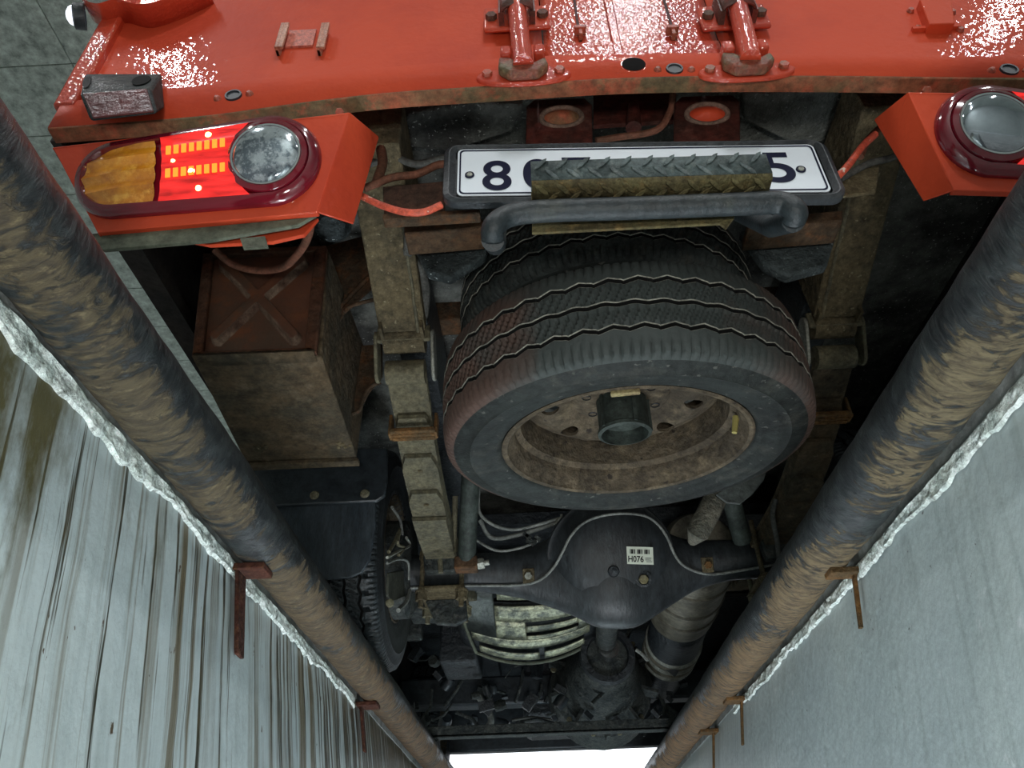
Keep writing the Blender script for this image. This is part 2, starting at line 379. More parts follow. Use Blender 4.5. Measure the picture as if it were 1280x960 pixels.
for i in range(14):
    for j in range(27):
        x = -3.28-1.2*4+i*1.2; y = 2.985-.6*15+j*.6
        if pan_me is None:
            p = MB().box((.004, .004, -.03), (1.196, .596, 0)).build('ceiling_panel', CEIL, ceil, bevel=.004, loc=(0, 0, 0)); pan_me = p
        else:
            p = pan_me.copy(); col.objects.link(p); p.parent = ceil
        p.location = (x, y, 4.835)

# ------------------------------------------------------------------ guard pipes on the pit edges
def guard_pipe(x, r, side, label, yaw=0):
    t = thing('guard_pipe', label, 'pipe', (x, 0, 0)); t.location = (x, 0, 0)
    mb = MB(); n = 40; rows = []
    ny = 520
    for i in range(ny+1):
        y = PY0+(PY1-PY0)*i/ny; rr = []
        for k in range(n+1):
            a = 2*PI*k/n; c, s = math.cos(a), math.sin(a)
            low = max(0, min(1, (.3-s)))
            d = .0012*noise.noise(Vector((c*2, y*30, s*2)))+low*.0022*noise.noise(Vector((c*3+5, y*46, s*3)))+.002*noise.noise(Vector((c, y*4, s)))
            rr.append((c*(r+d)+yaw*y, y, s*(r+d)))
        rows.append(rr)
    mb.grid(rows); o = mb.build('pipe', pipe_mat('flaking_pipe', side), t, ang=80)
    o.location = (0, 0, 0)
    return t
gl = guard_pipe(-.3925, .0405, -1, 'black guard pipe flaking to brown rust along the stained left pit edge', .004)
gr = guard_pipe(.440, .0430, 1, 'black guard pipe with orange rust patches along the pale right pit edge')
def bracket(parent, x, y, w, side, drop, tw=.6, m=None):
    """flat strap welded to the pipe and bent down the leaning wall; side +1 = right wall"""
    mb = MB(); t = .006
    mb.box((min(x, x-side*.05), y-w/2, -.050), (max(x, x-side*.05), y+w/2, -.041))
    xa, xb = x+side*LEAN*-.045, x-side*LEAN*(.045+drop)
    hw_ = w/2*tw
    mb.add([(xa, y-hw_, -.043), (xa, y+hw_, -.043), (xb, y+hw_*.8, -.043-drop), (xb, y-hw_*.8, -.043-drop),
            (xa-side*t, y-hw_, -.043), (xa-side*t, y+hw_, -.043), (xb-side*t, y+hw_*.8, -.043-drop), (xb-side*t, y-hw_*.8, -.043-drop)],
           [(0, 1, 2, 3), (7, 6, 5, 4), (0, 4, 5, 1), (1, 5, 6, 2), (2, 6, 7, 3), (3, 7, 4, 0)])
    mb.build('anchor_bracket', m or RUSTO, parent, bevel=.0015)
for (a, b, w, d, tw) in ((1071, 708, .030, .085, .30), (929, 868, .05, .10, .22), (893, 903, .05, .10, .2)): bracket(gr, WR-.006, at(a, b, x=WR-.01).y, w, 1, d, tw)
for (a, b, w, d, tw) in ((293, 722, .042, .120, .75), (449, 872, .05, .10, .5)): bracket(gl, WL+.006, at(a, b, x=WL+.01).y, w, -1, d, tw, mat('dark_red_rust', (.085, .030, .020), (.05, .022, .016), (.13, .06, .03), rough=.9, scale=30, bump=.6))
struct(MB().box((WL-.12, PY0, -.034), (WL+.008, PY1, -.013)).build('trim_1', CONC)); struct(MB().box((WR-.008, PY0, -.034), (WR+.12, PY1, -.013)).build('trim_2', CONC))  # added filler lips that stop doorway light leaking past the pipes
# ragged paint and mortar bead under each pipe
def bead(x, side, y0, y1, w, label):
    rows = []; n = int((y1-y0)/.006); mb = MB()
    for i in range(n+1):
        y = y0+(y1-y0)*i/n; q = noise.noise(Vector((y*7, side*3, 0))); q2 = noise.noise(Vector((y*40, side*7, 2))); q3 = noise.noise(Vector((y*110, 3, 5)))
        lo = -.046-w*max(.02, .75+1.1*q+.45*q2+.12*q3); r = []
        for j in range(9):
            t = j/8; z = -.034+(lo+.034)*t
            b = (.0030+.002*q2)*(1 if 0 < t < 1 else 0)*(1-.35*t)+.0022*noise.noise(Vector((y*50, t*4, side)))
            if t == 1: b = -.002
            r.append((x-side*(LEAN*z)+side*(.0038+b), y, z))
        rows.append(r)
    mb.grid(rows)
    return tag(mb.build('mortar_bead', PLASTER, ang=40), label, 'mortar bead')
bead(WL, 1, .15, 1.75, .016, 'ragged white paint bead under the left guard pipe')
bead(WR, -1, .35, 2.0, .012, 'cracked white mortar bead under the right guard pipe')
# cross bar over the pit
cb = thing('cross_bar', 'dark steel bar lying across the pit between the two guard pipes', 'bar', (0, 2.72, .05))
a, b = at(514, 929, y=2.72), at(880, 909, y=2.72)
mb = MB(); mb.box((-.41, 2.70, .046), (.51, 2.755, .054)); mb.box((-.41, 2.70, .046), (.51, 2.708, .080)); mb.build('angle_iron', GREASE, cb, bevel=.002)
mb = MB(); hexbolt(mb, (-.37, 2.73, .052), (0, 0, 1), .008, .006); hexbolt(mb, (.46, 2.73, .052), (0, 0, 1), .008, .006); mb.build('bolt', BOLT, cb)

# ================================================================== THE TRUCK
XC = .19
T = thing('box_truck', 'red box truck parked over the inspection pit, seen from below its rear', 'truck', (XC, .62, 0))
def Ppoly(name, px, plane, depth, m, parent=T, bevel=0, label=None, nrm=None, smooth=True):
    """outline on a real plane, given its real thickness"""
    if isinstance(plane, dict):
        pts = [at(a, b, **plane) for a, b in px]; k = list(plane)[0]; off = {'x': (depth, 0, 0), 'y': (0, depth, 0), 'z': (0, 0, depth)}[k]
    else:
        pts = [atp(a, b, plane[0], plane[1]) for a, b in px]; off = -plane[1]*depth
    return MB().prism(pts, off).build(name, m, parent, smooth=smooth, bevel=bevel, label=label)

# --- cargo body shell
def tab(px):
    return [(p.x, p.z) for p in (at(a, b, y=.618) for a, b in px)]
T_LO = tab([(62, 161), (160, 154), (262, 146), (372, 130), (480, 117), (640, 107), (760, 99), (880, 96), (1040, 96), (1280, 99)])
T_HI = tab([(80, 128), (210, 109), (345, 96), (480, 84), (632, 72), (740, 67), (880, 66), (1040, 67), (1280, 70)])
def interp(t, x):
    if x <= t[0][0]: return t[0][1]+(x-t[0][0])*(t[1][1]-t[0][1])/(t[1][0]-t[0][0])*.6
    for (a, b), (c, d) in zip(t, t[1:]):
        if x <= c: return b+(d-b)*(x-a)/(c-a)
    return t[-1][1]-(x-t[-1][0])*.06
def bowz(x): return sum(interp(T_LO, x+d) for d in (-.04, -.02, 0, .02, .04))/5
XL, XR = -.66, 1.04
xs = [XL+(XR-XL)*i/40 for i in range(41)]
ztop = lambda x: sum(interp(T_HI, x+d) for d in (-.04, -.02, 0, .02, .04))/5
sill = MB()
rows = [[(x, .626, ztop(x)) for x in xs], [(x, .6185, ztop(x)-.002) for x in xs], [(x, .618, bowz(x)+.002) for x in xs], [(x, .6195, bowz(x)) for x in xs], [(x, .640, bowz(x)-.001) for x in xs], [(x, .642, bowz(x)+.05) for x in xs]]
HOLE = at(792, 82, y=.618)
sill.grid(rows[:3]); sill.grid(rows[2:], 1)
so = sill.build('rear_sill', [RED, REDU], T, solid=.0025)
# doors: flat sheets standing back 8 mm from the sill, with folded hems
def door(name, x0, x1, m, ribs=()):
    mb = MB(); xs_ = [x0+(x1-x0)*i/24 for i in range(25)]
    z0 = lambda x: ztop(x)+.004
    rows = [[(x, .640, z0(x)) for x in xs_], [(x, .626, z0(x)) for x in xs_], [(x, .6255, z0(x)+.040) for x in xs_], [(x, .629, z0(x)+.044) for x in xs_], [(x, .629, 1.1) for x in xs_], [(x, .629, 2.2) for x in xs_], [(x, .65, 2.2) for x in xs_]]
    mb.grid(rows); o = mb.build(name, m, T, solid=.002)
    return o
sl = MB(); sl.tube([(x, .6225, ztop(x)+.0022) for x in xs], .0019, 6); sl.build('seam_dark_line', REDD, T)  # dark strip added along the seam to stand for its shaded gap
d1 = door('cargo_door', XL-.015, .048, RED)
d3 = door('cargo_door', .315, XR+.015, RED)
d2 = door('door_centre_panel', .050, .313, REDW)
for px_ in (722, 837):      # seams of the centre panel, dark strips painting a recess's shade, with a stop bolt at the foot of each
    x = at(px_, 20, y=.627).x; mb = MB(); mb.box((x-.0035, .6262, ztop(x)+.045), (x+.0005, .63, 2.1)); mb.build('panel_seam', REDD, d2)
    q = at(px_+3, 40, y=.622); mb = MB(); mb.box((q.x-.009, .612, q.z-.004), (q.x+.009, .626, q.z+.004)); mb.box((q.x-.003, .614, q.z-.018), (q.x+.003, .626, q.z)); mb.build('seam_clip', BOLTR, d2, bevel=.001)
x = at(766, 20, y=.627).x; MB().box((x-.010, .624, ztop(x)+.006), (x+.004, .63, 2.1)).build('raised_strip', REDW, d2, bevel=.002)
# left corner post with curled sheet
p0 = MB(); p0.box((XL-.012, .615, ztop(XL)-.01), (XL+.022, .65, 2.2)); p0.build('corner_post', REDW, T, bevel=.005)
p0 = MB(); p0.box((XR-.022, .615, ztop(XR)-.01), (XR+.012, .65, 2.2)); p0.build('corner_post', REDW, T, bevel=.005)
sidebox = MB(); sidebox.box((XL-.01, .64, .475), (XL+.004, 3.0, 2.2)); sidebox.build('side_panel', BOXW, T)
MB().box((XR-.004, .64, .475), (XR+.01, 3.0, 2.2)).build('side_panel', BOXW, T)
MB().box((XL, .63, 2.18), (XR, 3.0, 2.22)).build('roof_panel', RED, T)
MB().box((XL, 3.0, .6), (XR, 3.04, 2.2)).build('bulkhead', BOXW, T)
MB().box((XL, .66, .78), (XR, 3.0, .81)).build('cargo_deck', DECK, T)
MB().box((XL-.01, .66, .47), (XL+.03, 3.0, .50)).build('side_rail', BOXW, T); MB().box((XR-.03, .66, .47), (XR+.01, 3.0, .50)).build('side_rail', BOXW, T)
# curl of bent sheet and the marker lamp at the upper left corner
cpt = [at(100, -4, y=.60), at(108, 8, y=.60), at(126, 14, y=.60), at(150, 9, y=.60), at(180, 15, y=.60), at(225, 5, y=.605), at(262, -8, y=.61)]
mb = MB(); rows = [[p+Vector((0, .0, .012)) for p in curve(cpt)], [p+Vector((0, -.012, 0)) for p in curve(cpt)], [p+Vector((0, .028, .004)) for p in curve(cpt)]]
mb.grid(rows); mb.build('bent_trim', REDW, T, solid=.003)
c = at(98, 20, y=.62); ml = MB(); M = frame((-1, -.35, -.3), (0, 0, 1), c+Vector((-.002, 0, 0))); ml.lathe([(.016, -.012), (.021, -.012), (.021, .004), (.017, .006)], M, 24)
mk = ml.build('marker_lamp', BLACK, T); MB().lathe([(.017, .004), (.013, .012), (.006, .016), (0, .017)], M, 24).build('lens', WHITELENS, mk)
# sill holes and plugs
mb = MB(); M = frame((0, -1, 0), (1, 0, 0), HOLE); prof = [(.0175, .0), (.0165, .0025), (.0155, .003)]
so2 = MB(); so2.lathe([(.020, -.001), (.019, .0015), (.0175, .0015), (.0165, -.001)], M, 28); so2.build('drain_hole_rim', RED, so)
MB().lathe([(.0172, .0024), (.016, .0028), (0, .0020)], M, 28).build('drain_hole', mat('hole_dark', (.004, .003, .003), bump=0, rough=1), so)
for (hx, hy, bx) in ((843, 87, 21), (292, 120, 20), (1261, 88, 22)):
    c = at(hx, hy, y=.617); M = frame((0, -1, 0), (1, 0, 0), c)
    o = MB().lathe([(.0125, 0), (.012, .003), (.0095, .003), (.009, .0012), (0, .0012)], M, 26).build('round_plug', BLACKHOLE, so)
    for s in (-1, 1):
        c2 = at(hx+s*bx, hy+(1 if s > 0 else 1)-s*(3 if hx < 400 else 0), y=.617)
        MB().lathe([(0, .0055), (.003, .005), (.0052, .0025), (.0058, 0)], frame((0, -1, 0), (1, 0, 0), c2), 14).build('rivet', BOLTR, so)
# door lock rods with guide brackets and cam keepers
def lock(xt, yt, xb, yb, s):
    a = at(xb, yb, y=.592); b = at(xt, yt, y=.592); d = (b-a).normalized()
    r = MB(); r.tube([a, b, b+d*.9], .0145, 18); rod = r.build('lock_rod', REDW, T)
    # cam foot
    f_ = MB(); w = .034
    pts = [a+Vector(v) for v in ((-w, 0, .030), (-w*1.05, 0, .004), (-w*.6, 0, -.012), (w*.6, 0, -.012), (w*1.05, 0, .006), (w*.95, 0, .024), (w*.45, 0, .012), (w*.1, 0, .014), (-w*.2, 0, .012), (-w*.5, 0, .026))]
    f_.prism([p+Vector((0, .001, -.004)) for p in pts], (0, .016, 0)); f_.build('cam_foot', mat('rusty_red_cast', (.22, .055, .03), (.13, .10, .05), rough=.5, scale=25, bump=.3), rod, bevel=.004)
    k = MB(); pts = []
    for i in range(24):
        t = 2*PI*i/24; pts.append((a.x+.068*math.copysign(abs(math.cos(t))**.8, math.cos(t)), .6105, a.z+.004+.020*math.sin(t)))
    k.prism(pts, (0, .008, 0)); kp = k.build('cam_keeper', REDW, T, bevel=.002)
    for sx in (-1, 1):
        hb = MB(); hexbolt(hb, (a.x+sx*.052, .6105, a.z+.007), (0, -1, 0), .0075, .006); hb.build('bolt', BOLTR, kp)
        hk = MB(); hk.box((a.x+sx*.024-.008, .588, a.z+.022), (a.x+sx*.024+.008, .612, a.z+.046)); hk.build('hook', REDW, kp, bevel=.004)
    # guide bracket higher up
    g = a+d*((at(xt, yt+6, y=.592)-a).length); mbk = MB()
    mbk.box((g.x-.052, .612, g.z-.020), (g.x+.052, .620, g.z+.045))
    bk = mbk.build('guide_bracket', REDW, T, bevel=.004)
    arch = [(g.x+.024*math.cos(t), .592-.0*math.sin(t)-.012*math.sin(t), g.z+.0) for t in [PI*i/10 for i in range(11)]]
    rows = [[Vector(p)+Vector((0, 0, -.012)) for p in arch], [Vector(p)+Vector((0, 0, .04)) for p in arch]]
    mb = MB(); mb.grid(rows); mb.box((g.x-.027, .592, g.z-.012), (g.x-.021, .614, g.z+.04)); mb.box((g.x+.021, .592, g.z-.012), (g.x+.027, .614, g.z+.04)); mb.build('rod_clamp', mat('dark_red_clamp', (.16, .03, .02), (.09, .04, .03), rough=.45, scale=30), bk, solid=.004)
    for sx in (-1, 1):
        hb = MB(); hexbolt(hb, (g.x+sx*.040, .612, g.z+.010), (0, -1, 0), .009, .008); hb.build('bolt', mat('brown_bolt', (.14, .05, .035), (.09, .05, .03), rough=.6, scale=40), bk)
lock(645, 4, 654, 80, 1); lock(921, 2, 938, 74, -1)
# small plate clips and box bracket on the doors
for (px_, w) in ((350, .0075), (402, .0085)):
    q0, q1 = at(px_-6, 64, y=.62), at(px_+7, 33, y=.62)
    mb = MB(); mb.box((q0.x, .618, q0.z), (q0.x+.0055, .630, q1.z)); mb.box((q0.x+.0055, .613, q0.z), (q0.x+.013, .618, q1.z)); mb.box((q0.x, .613, q0.z), (q0.x+.006, .63, q1.z)); cl = mb.build('door_clip', GREYST if False else mat('pinkish_worn_clip', (.50, .24, .16), (.36, .12, .07), rough=.45, scale=40), d1, bevel=.001)
q0, q1 = at(357, 60, y=.627), at(396, 38, y=.627)
MB().box((q0.x, .6245, q0.z), (q1.x, .63, q1.z)).build('faded_patch', mat('faded_red', (.55, .14, .09), (.48, .12, .08), rough=.5, scale=30), d1)
q0, q1 = at(1156, 40, y=.61), at(1196, 22, y=.61)
bb = MB(); pz = [at(1150, -2, y=.612), at(1162, 30, y=.612), at(1194, 29, y=.612), at(1188, -12, y=.612)]
bb.prism(pz, (0, .018, 0)); br_ = bb.build('box_bracket', RED, d3, bevel=.0015)
mb = MB(); e0 = at(1140, 38, y=.626); e1 = at(1204, 41, y=.626); mb.box((e0.x, .622, e0.z-.002), (e1.x, .63, e0.z+.004)); mb.build('bracket_foot', RED, d3)
for bx, by in ((1138, 14), (1190, 16), (1147, 36), (1200, 38), (1171, 14)):
    MB().lathe([(0, .005), (.004, .0045), (.0058, 0)], frame((0, -1, 0), (1, 0, 0), at(bx, by, y=.6275)), 12).build('rivet', BOLTR, d3)

# --- rubber dock bumper with reflector
dkb = MB()
body = [(100, 122), (107, 92), (176, 82), (197, 84), (204, 118), (196, 141), (116, 153)]
pl = [at(a, b, y=.575) for a, b in ((97, 121), (186, 108), (202, 120), (196, 141), (113, 152))]
top_ = [at(104, 92, y=.612), at(178, 82, y=.612), at(199, 84, y=.612), at(206, 116, y=.612)]
z0 = pl[4].z; blk = MB()
A0, A1 = at(99, 118, y=.566), at(188, 111, y=.566); B0, B1 = at(113, 152, y=.572), at(197, 142, y=.572)
U0, U1 = at(105, 92, y=.614), at(203, 92, y=.614); V0, V1 = at(118, 140, y=.614), at(206, 136, y=.614)
S0 = (U0*.62+U1*.38)+Vector((0, 0, .004)); S1 = U0*.2+U1*.8+Vector((0, 0, .008))
Tm = (A0+A1)/2+Vector((0, 0, .003))
blk.add([A0, A1, B1, B0, U0, U1, V1, V0], [(0, 1, 2, 3), (7, 6, 5, 4), (0, 4, 5, 1), (3, 2, 6, 7), (0, 3, 7, 4), (1, 5, 6, 2)])
bk = blk.build('dock_bumper', mat('black_bumper_rubber', (.030, .036, .036), (.018, .022, .022), (.05, .056, .05), rough=.6, scale=14, bump=.3), T, bevel=.004)
n_ = ((A1-A0).cross(B0-A0)).normalized(); n_ = n_ if n_.y < 0 else -n_
e = .004
MB().prism([A0*.94+B1*.06+n_*.0005, A1*.95+B0*.05+n_*.0005, B1*.96+A0*.04+n_*.0005, B0*.94+A1*.06+n_*.0005], n_*.003).build('reflector_face', REFL, bk, bevel=.001)
for q in ((.68, .92), (.02, .13)):      # flat dark patches painting the shade of finger recesses in the block top
    mb = MB(); pts = []
    for i in range(18):
        t = 2*PI*i/18; a_ = (q[0]+q[1])/2+(q[1]-q[0])/2*math.cos(t); b2 = .52+.30*math.sin(t)
        pts.append((A0+(A1-A0)*a_)*(1-b2)+(U0+(U1-U0)*a_)*b2+Vector((0, -.0015, .0)))
    nrm_ = (A1-A0).cross(U0-A0).normalized(); nrm_ = nrm_ if nrm_.z < 0 else -nrm_
    mb.prism([p-nrm_*.0 for p in pts], Vector((0, -.0008, -.0008))); mb.build('recess_dark_patch', mat('recess_shade_black', (.006, .007, .007), rough=.9, bump=0), bk)

# --- tail lamps
def tail_lamp(face, bevelpts, ctr, end, sgn, lensmat, shelf):
    tp = face[1] if sgn > 0 else face[0]
    p0 = at(tp[0], tp[1], y=.602); n = Vector((0, -math.cos(.31), -math.sin(.31)))
    pts = [atp(a, b, p0, n) for a, b in face]
    back = Vector((0, .085, .0))
    # housing = folded sheet: face, bevel cheek, bottom
    bv = [Vector(at(a, b, y=p0.y+.075)) for a, b in bevelpts]     # outer edge of the bevelled cheek (top, bottom)
    ft, fb = (pts[1], pts[2]) if sgn > 0 else (pts[0], pts[3])
    mb = MB(); mb.prism(pts, (0, .004, .001)); mb.prism([ft, bv[0], bv[1], fb], (0, .004, .001))
    ot, ob = (pts[0], pts[3]) if sgn > 0 else (pts[1], pts[2])
    mb.prism([ot, ft, ft+back*.25, ot+back*.25], (0, 0, -.003)); mb.prism([ob, fb, fb+Vector((0, .010, .002)), ob+Vector((0, .010, .002))], (0, 0, .003)); mb.prism([ot, ob, ob+back*.1, ot+back*.5], (.003*sgn, 0, 0))
    hs = mb.build('lamp_housing', RED, T, bevel=.003)
    c = atp(ctr[0], ctr[1], p0, n); e = atp(end[0], end[1], p0, n)
    u = (c-e).normalized(); v = n.cross(u); v = v if v.z > 0 else -v; r1, r2 = .0585, .0475; Ln = (c-e).length
    def pt(a, b, h=0): return e+u*a+v*b+n*h      # a: 0 at the amber end centre .. Ln at the clear lens centre
    def egg(k, h, m=48, a0=0):
        out = []
        for i in range(m):
            t = 2*PI*i/m; s = math.sin(t); cc = math.cos(t)
            if cc >= 0: out.append(pt(Ln+(r1+k)*cc, (r1+k)*s, h))
            else: out.append(pt((r2+k)*cc, (r2+k)*s, h))
        return out
    rim_ = MB(); L_ = [egg(.011, 0), egg(.011, .004), egg(.006, .013), egg(-.002, .015), egg(-.005, .009)]
    n_e = 48; vs = [p for q in L_ for p in q]; fs = [(i*n_e+k, i*n_e+(k+1) % n_e, (i+1)*n_e+(k+1) % n_e, (i+1)*n_e+k) for i in range(4) for k in range(n_e)]
    rim_.add(vs, fs); rim_.prism(egg(-.003, .006), n*.001)
    bz = rim_.build('lamp_bezel', DARKRED, hs, ang=60)
    # amber section: rounded end, three horizontal mouldings
    a_end = Ln*.255; mb = MB(); rows = []
    for j in range(13):
        q = -1+2*j/12; bb_ = q*(r2-.001); x0 = -math.sqrt(max(0, (r2-.001)**2-bb_**2)); g = .0045*abs(math.sin(q*PI*2)); rows.append([pt(x0+(a_end-x0)*i/10+(0.004*(1-q*q) if i == 10 else 0), bb_*1.0, .010+.010*math.sqrt(max(0, 1-q*q*.9))*min(1, .35+i*.12)-g) for i in range(11)])
    mb.grid(rows); mb.build('amber_lens', AMBER, hs, ang=50)
    # red section with steps, LED rows and bulbs
    rr0 = a_end+.008; rr1 = Ln-.047
    def rrad(a): return r2+(r1-r2)*(a/Ln)-.001
    mb = MB(); rows = []
    for j in range(17):
        q = -1+2*j/16; row = []
        for i in range(9):
            t = i/8; cur = .010*(1-q*q); a0_ = rr0+.006*(1-q*q); a1_ = rr1+.024*abs(q)**2.2-.0; aa = a0_+(a1_-a0_)*t
            row.append(pt(aa, q*rrad(aa)*.99, .012+.010*math.sqrt(max(0, 1-.9*q*q))-.002*abs(math.sin(q*PI*2))))
        rows.append(row)
    mb.grid(rows); mb.build('red_lens', LITRED, hs, ang=50)
    for q in (.44, -.26):
        for i in range(8):
            a0_ = rr0+.012+(rr1-rr0-.014)*i/8; b0 = q*rrad(a0_); w = (rr1-rr0)/8*.33
            mb = MB(); h = .021; mb.prism([pt(a0_, b0-.0065, h), pt(a0_+w*1.6, b0-.0065, h), pt(a0_+w*1.6, b0+.0065, h), pt(a0_, b0+.0065, h)], n*.0014); mb.build('led_segment', LITAMB, hs)
    for (a_, q) in ((.62, .80), (.52, -.26), (.56, -.72), (.40, .10)):
        rb = .0045 if q != .10 else .003
        MB().lathe([(0, .003), (rb*.7, .0022), (rb, 0)], frame(n, u, pt(rr0+(rr1-rr0)*a_/1.0 if False else Ln*a_, q*rrad(Ln*a_), .0205 if abs(q) < .7 else .0165)), 12).build('bulb', BULB, hs)
    # clear lens with chrome ring
    M = frame(n, u, pt(Ln, 0, .012)); cr = .0455
    ring = MB().lathe([(cr+.010, -.002), (cr+.009, .006), (cr+.003, .009), (cr-.001, .006)], M, 48).build('lens_ring', DARKRED, hs)
    MB().lathe([(cr+.0015, .006), (cr+.001, .0085), (cr-.0015, .0085), (cr-.002, .006)], M, 48).build('chrome_ring', CHROME, ring)
    MB().lathe([(cr-.001, .006)]+[((cr-.001)*math.cos(t), .006+.012*math.sin(t)) for t in [PI/2*i/9 for i in range(1, 10)]]+[(0, .018)], M, 48).build('clear_lens', lensmat, hs)
    return hs, p0, n
hl, pL, nL = tail_lamp([(66, 184), (437, 140), (397, 265), (122, 291)], [(473, 170), (441, 279)], (338, 203), (150, 226), 1, GLASSY, None)
hr, pR, nR = tail_lamp([(1135, 115), (1500, 120), (1500, 246), (1192, 238)], [(1094, 148), (1156, 250)], (1236, 166), (1425, 184), -1, GLASSR, None)
# shelf and tab below the left lamp
zz = at(394, 268, y=.64).z
Ppoly('lamp_shelf', [(112, 292), (396, 267), (372, 281), (262, 300), (128, 312)], {'y': .66}, .006, GREYST, T, .001)
Ppoly('lamp_skirt', [(240, 302), (372, 281), (398, 272), (380, 293), (340, 302), (262, 306)], {'y': .675}, .006, RED, T, .001)
Ppoly('tab', [(300, 298), (331, 295), (335, 308), (304, 310)], {'y': .655}, .004, GREYST, T)
for (bx, by) in ((425, 139), (1157, 112)):
    mb = MB(); hexbolt(mb, at(bx, by, y=.606)+Vector((0, 0, -.002)), (0, -.6, -1), .006, .004); mb.build('bolt', BOLTR, T)

# --- number plate
pt_ = MB(); o_ = at(572, 252, y=.69); ru = at(1037, 247, y=.69)-o_; rv = Vector((0, 0, .1)); u = ru.normalized(); W_ = ru.length
def pp(a, b, h=0): return o_+u*a+Vector((0, 0, 1))*b+Vector((0, -h, 0))
def rrect(x0, z0, x1, z1, r, h, n=6):
    out = []
    for cx, cz, t0 in ((x1-r, z1-r, 0), (x0+r, z1-r, 1), (x0+r, z0+r, 2), (x1-r, z0+r, 3)):
        for i in range(n+1):
            t = (t0+i/n)*PI/2; out.append(pp(cx+r*math.cos(t), cz+r*math.sin(t), h))
    return out
HP = .104
bk = MB()
fr = [rrect(-.020, -.016, W_+.018, HP+.006, .022, 0), rrect(-.020, -.016, W_+.018, HP+.006, .022, .012), rrect(-.012, -.009, W_+.011, HP+.002, .016, .015), rrect(-.003, -.003, W_+.003, HP-.001, .010, .009)]
n_f = len(fr[0]); bk.add([p for q in fr for p in q], [(i*n_f+k, i*n_f+(k+1) % n_f, (i+1)*n_f+(k+1) % n_f, (i+1)*n_f+k) for i in range(3) for k in range(n_f)]+[tuple(range(n_f))])
plate_fr = bk.build('plate_holder', PLAST, T, bevel=.001)
plate = MB().prism(rrect(0, 0, W_, HP-.003, .008, .009), (0, -.0015, 0)).build('number_plate', WHITEP, T)
bd = MB()
for dd in (.0028,):
    A_ = rrect(dd, dd, W_-dd, HP-.003-dd, .007, .0113); B_ = rrect(dd+.0022, dd+.0022, W_-dd-.0022, HP-.0052-dd, .006, .0113)
    bd.add(A_+B_, [(k, (k+1) % n_f, n_f+(k+1) % n_f, n_f+k) for k in range(n_f)])
bd.build('blue_border', NAVY, plate, solid=.0004)
def text(s, mid, h, m, parent, wid=None, bold=.0, thick=.0006, U=u, Vv=Vector((0, 0, 1)), Nn=Vector((0, -1, 0)), name='character', zs=1.0):
    cu = bpy.data.curves.new('t', 'FONT'); cu.body = s; cu.size = 1; cu.offset = bold; cu.align_x = 'CENTER'
    to = bpy.data.objects.new('t', cu); col.objects.link(to); bpy.context.view_layer.update()
    me = bpy.data.meshes.new_from_object(to.evaluated_get(bpy.context.evaluated_depsgraph_get()))
    bpy.data.objects.remove(to); vs = [v.co.copy() for v in me.vertices]
    x0, x1 = min(v.x for v in vs), max(v.x for v in vs); y0, y1 = min(v.y for v in vs), max(v.y for v in vs)
    k = h/(y1-y0); kx = k if wid is None else wid/(x1-x0)
    for v in me.vertices: v.co = Vector(mid)+U*((v.co.x-(x0+x1)/2)*kx)+Vv*((v.co.y-(y0+y1)/2)*k)
    me.polygons.foreach_set('use_smooth', [False]*len(me.polygons)); me.materials.append(m); me.name = name
    o = bpy.data.objects.new(name, me); col.objects.link(o); o.parent = parent
    if parent.type == 'EMPTY': o.location = -parent.location
    md = o.modifiers.new('t', 'SOLIDIFY'); md.thickness = thick; md.offset = 0
    return o
for ch, px_, py_ in (('8', 621, 219), ('0', 672, 217), ('7', 722, 215), ('5', 973, 209)):
    c = at(px_, py_, y=.69-.0112); text(ch, c, .064, NAVY, plate, wid=.041, bold=.012)
for px_, py_ in ((587, 219), (1001, 212)):
    c = at(px_, py_, y=.679); M = frame((0, -1, 0), (1, 0, 0), c); MB().lathe([(.0068, 0), (.0066, .0015), (.0050, .0016), (.0045, .0004)], M, 20).build('screw_ring', NAVY, plate); MB().lathe([(.0045, 0), (.004, .0022), (0, .0028)], M, 16).build('screw', BOLT, plate)

# --- rear step: tread channel over a bent tube
st_ = thing('x', '', ''); bpy.data.objects.remove(st_)
ta, tb = at(663, 203, y=.555), at(956, 194, y=.555); tl, tr = at(663, 231, y=.555), at(957, 222, y=.555)
zt = (ta.z+tb.z)/2; za, zb = (tl.z+tr.z)/2, 0
tx0, tx1 = ta.x, tb.x; slope = (tr.z-tl.z)/(tr.x-tl.x)
def sp(x, y, z): return Vector((x, y, z+slope*(x-tx0)))
z_hi, z_lo = ta.z, tl.z
ybk = at(663, 250, z=tl.z).y
mb = MB()
prof = [(.640, z_hi), (.556, z_hi), (.553, z_hi-.003), (.553, z_lo+.004), (.556, z_lo), (ybk, z_lo-.0005)]
mb.grid([[sp(tx0, y, z) for y, z in prof[:4]], [sp(tx1, y, z) for y, z in prof[:4]]]); mb.grid([[sp(tx0, y, z) for y, z in prof[3:]], [sp(tx1, y, z) for y, z in prof[3:]]], 1)
mb.prism([sp(tx0, ybk, z_lo-.003), sp(tx1-.006, ybk, z_lo-.003), sp(tx1-.006, ybk, z_lo+.012), sp(tx0, ybk, z_lo+.012)], (0, .004, 0), 1)
step = mb.build('step_tread', [TREADM, TREADB], T, solid=.003)
nb = 11; pitch = (tx1-tx0)/nb
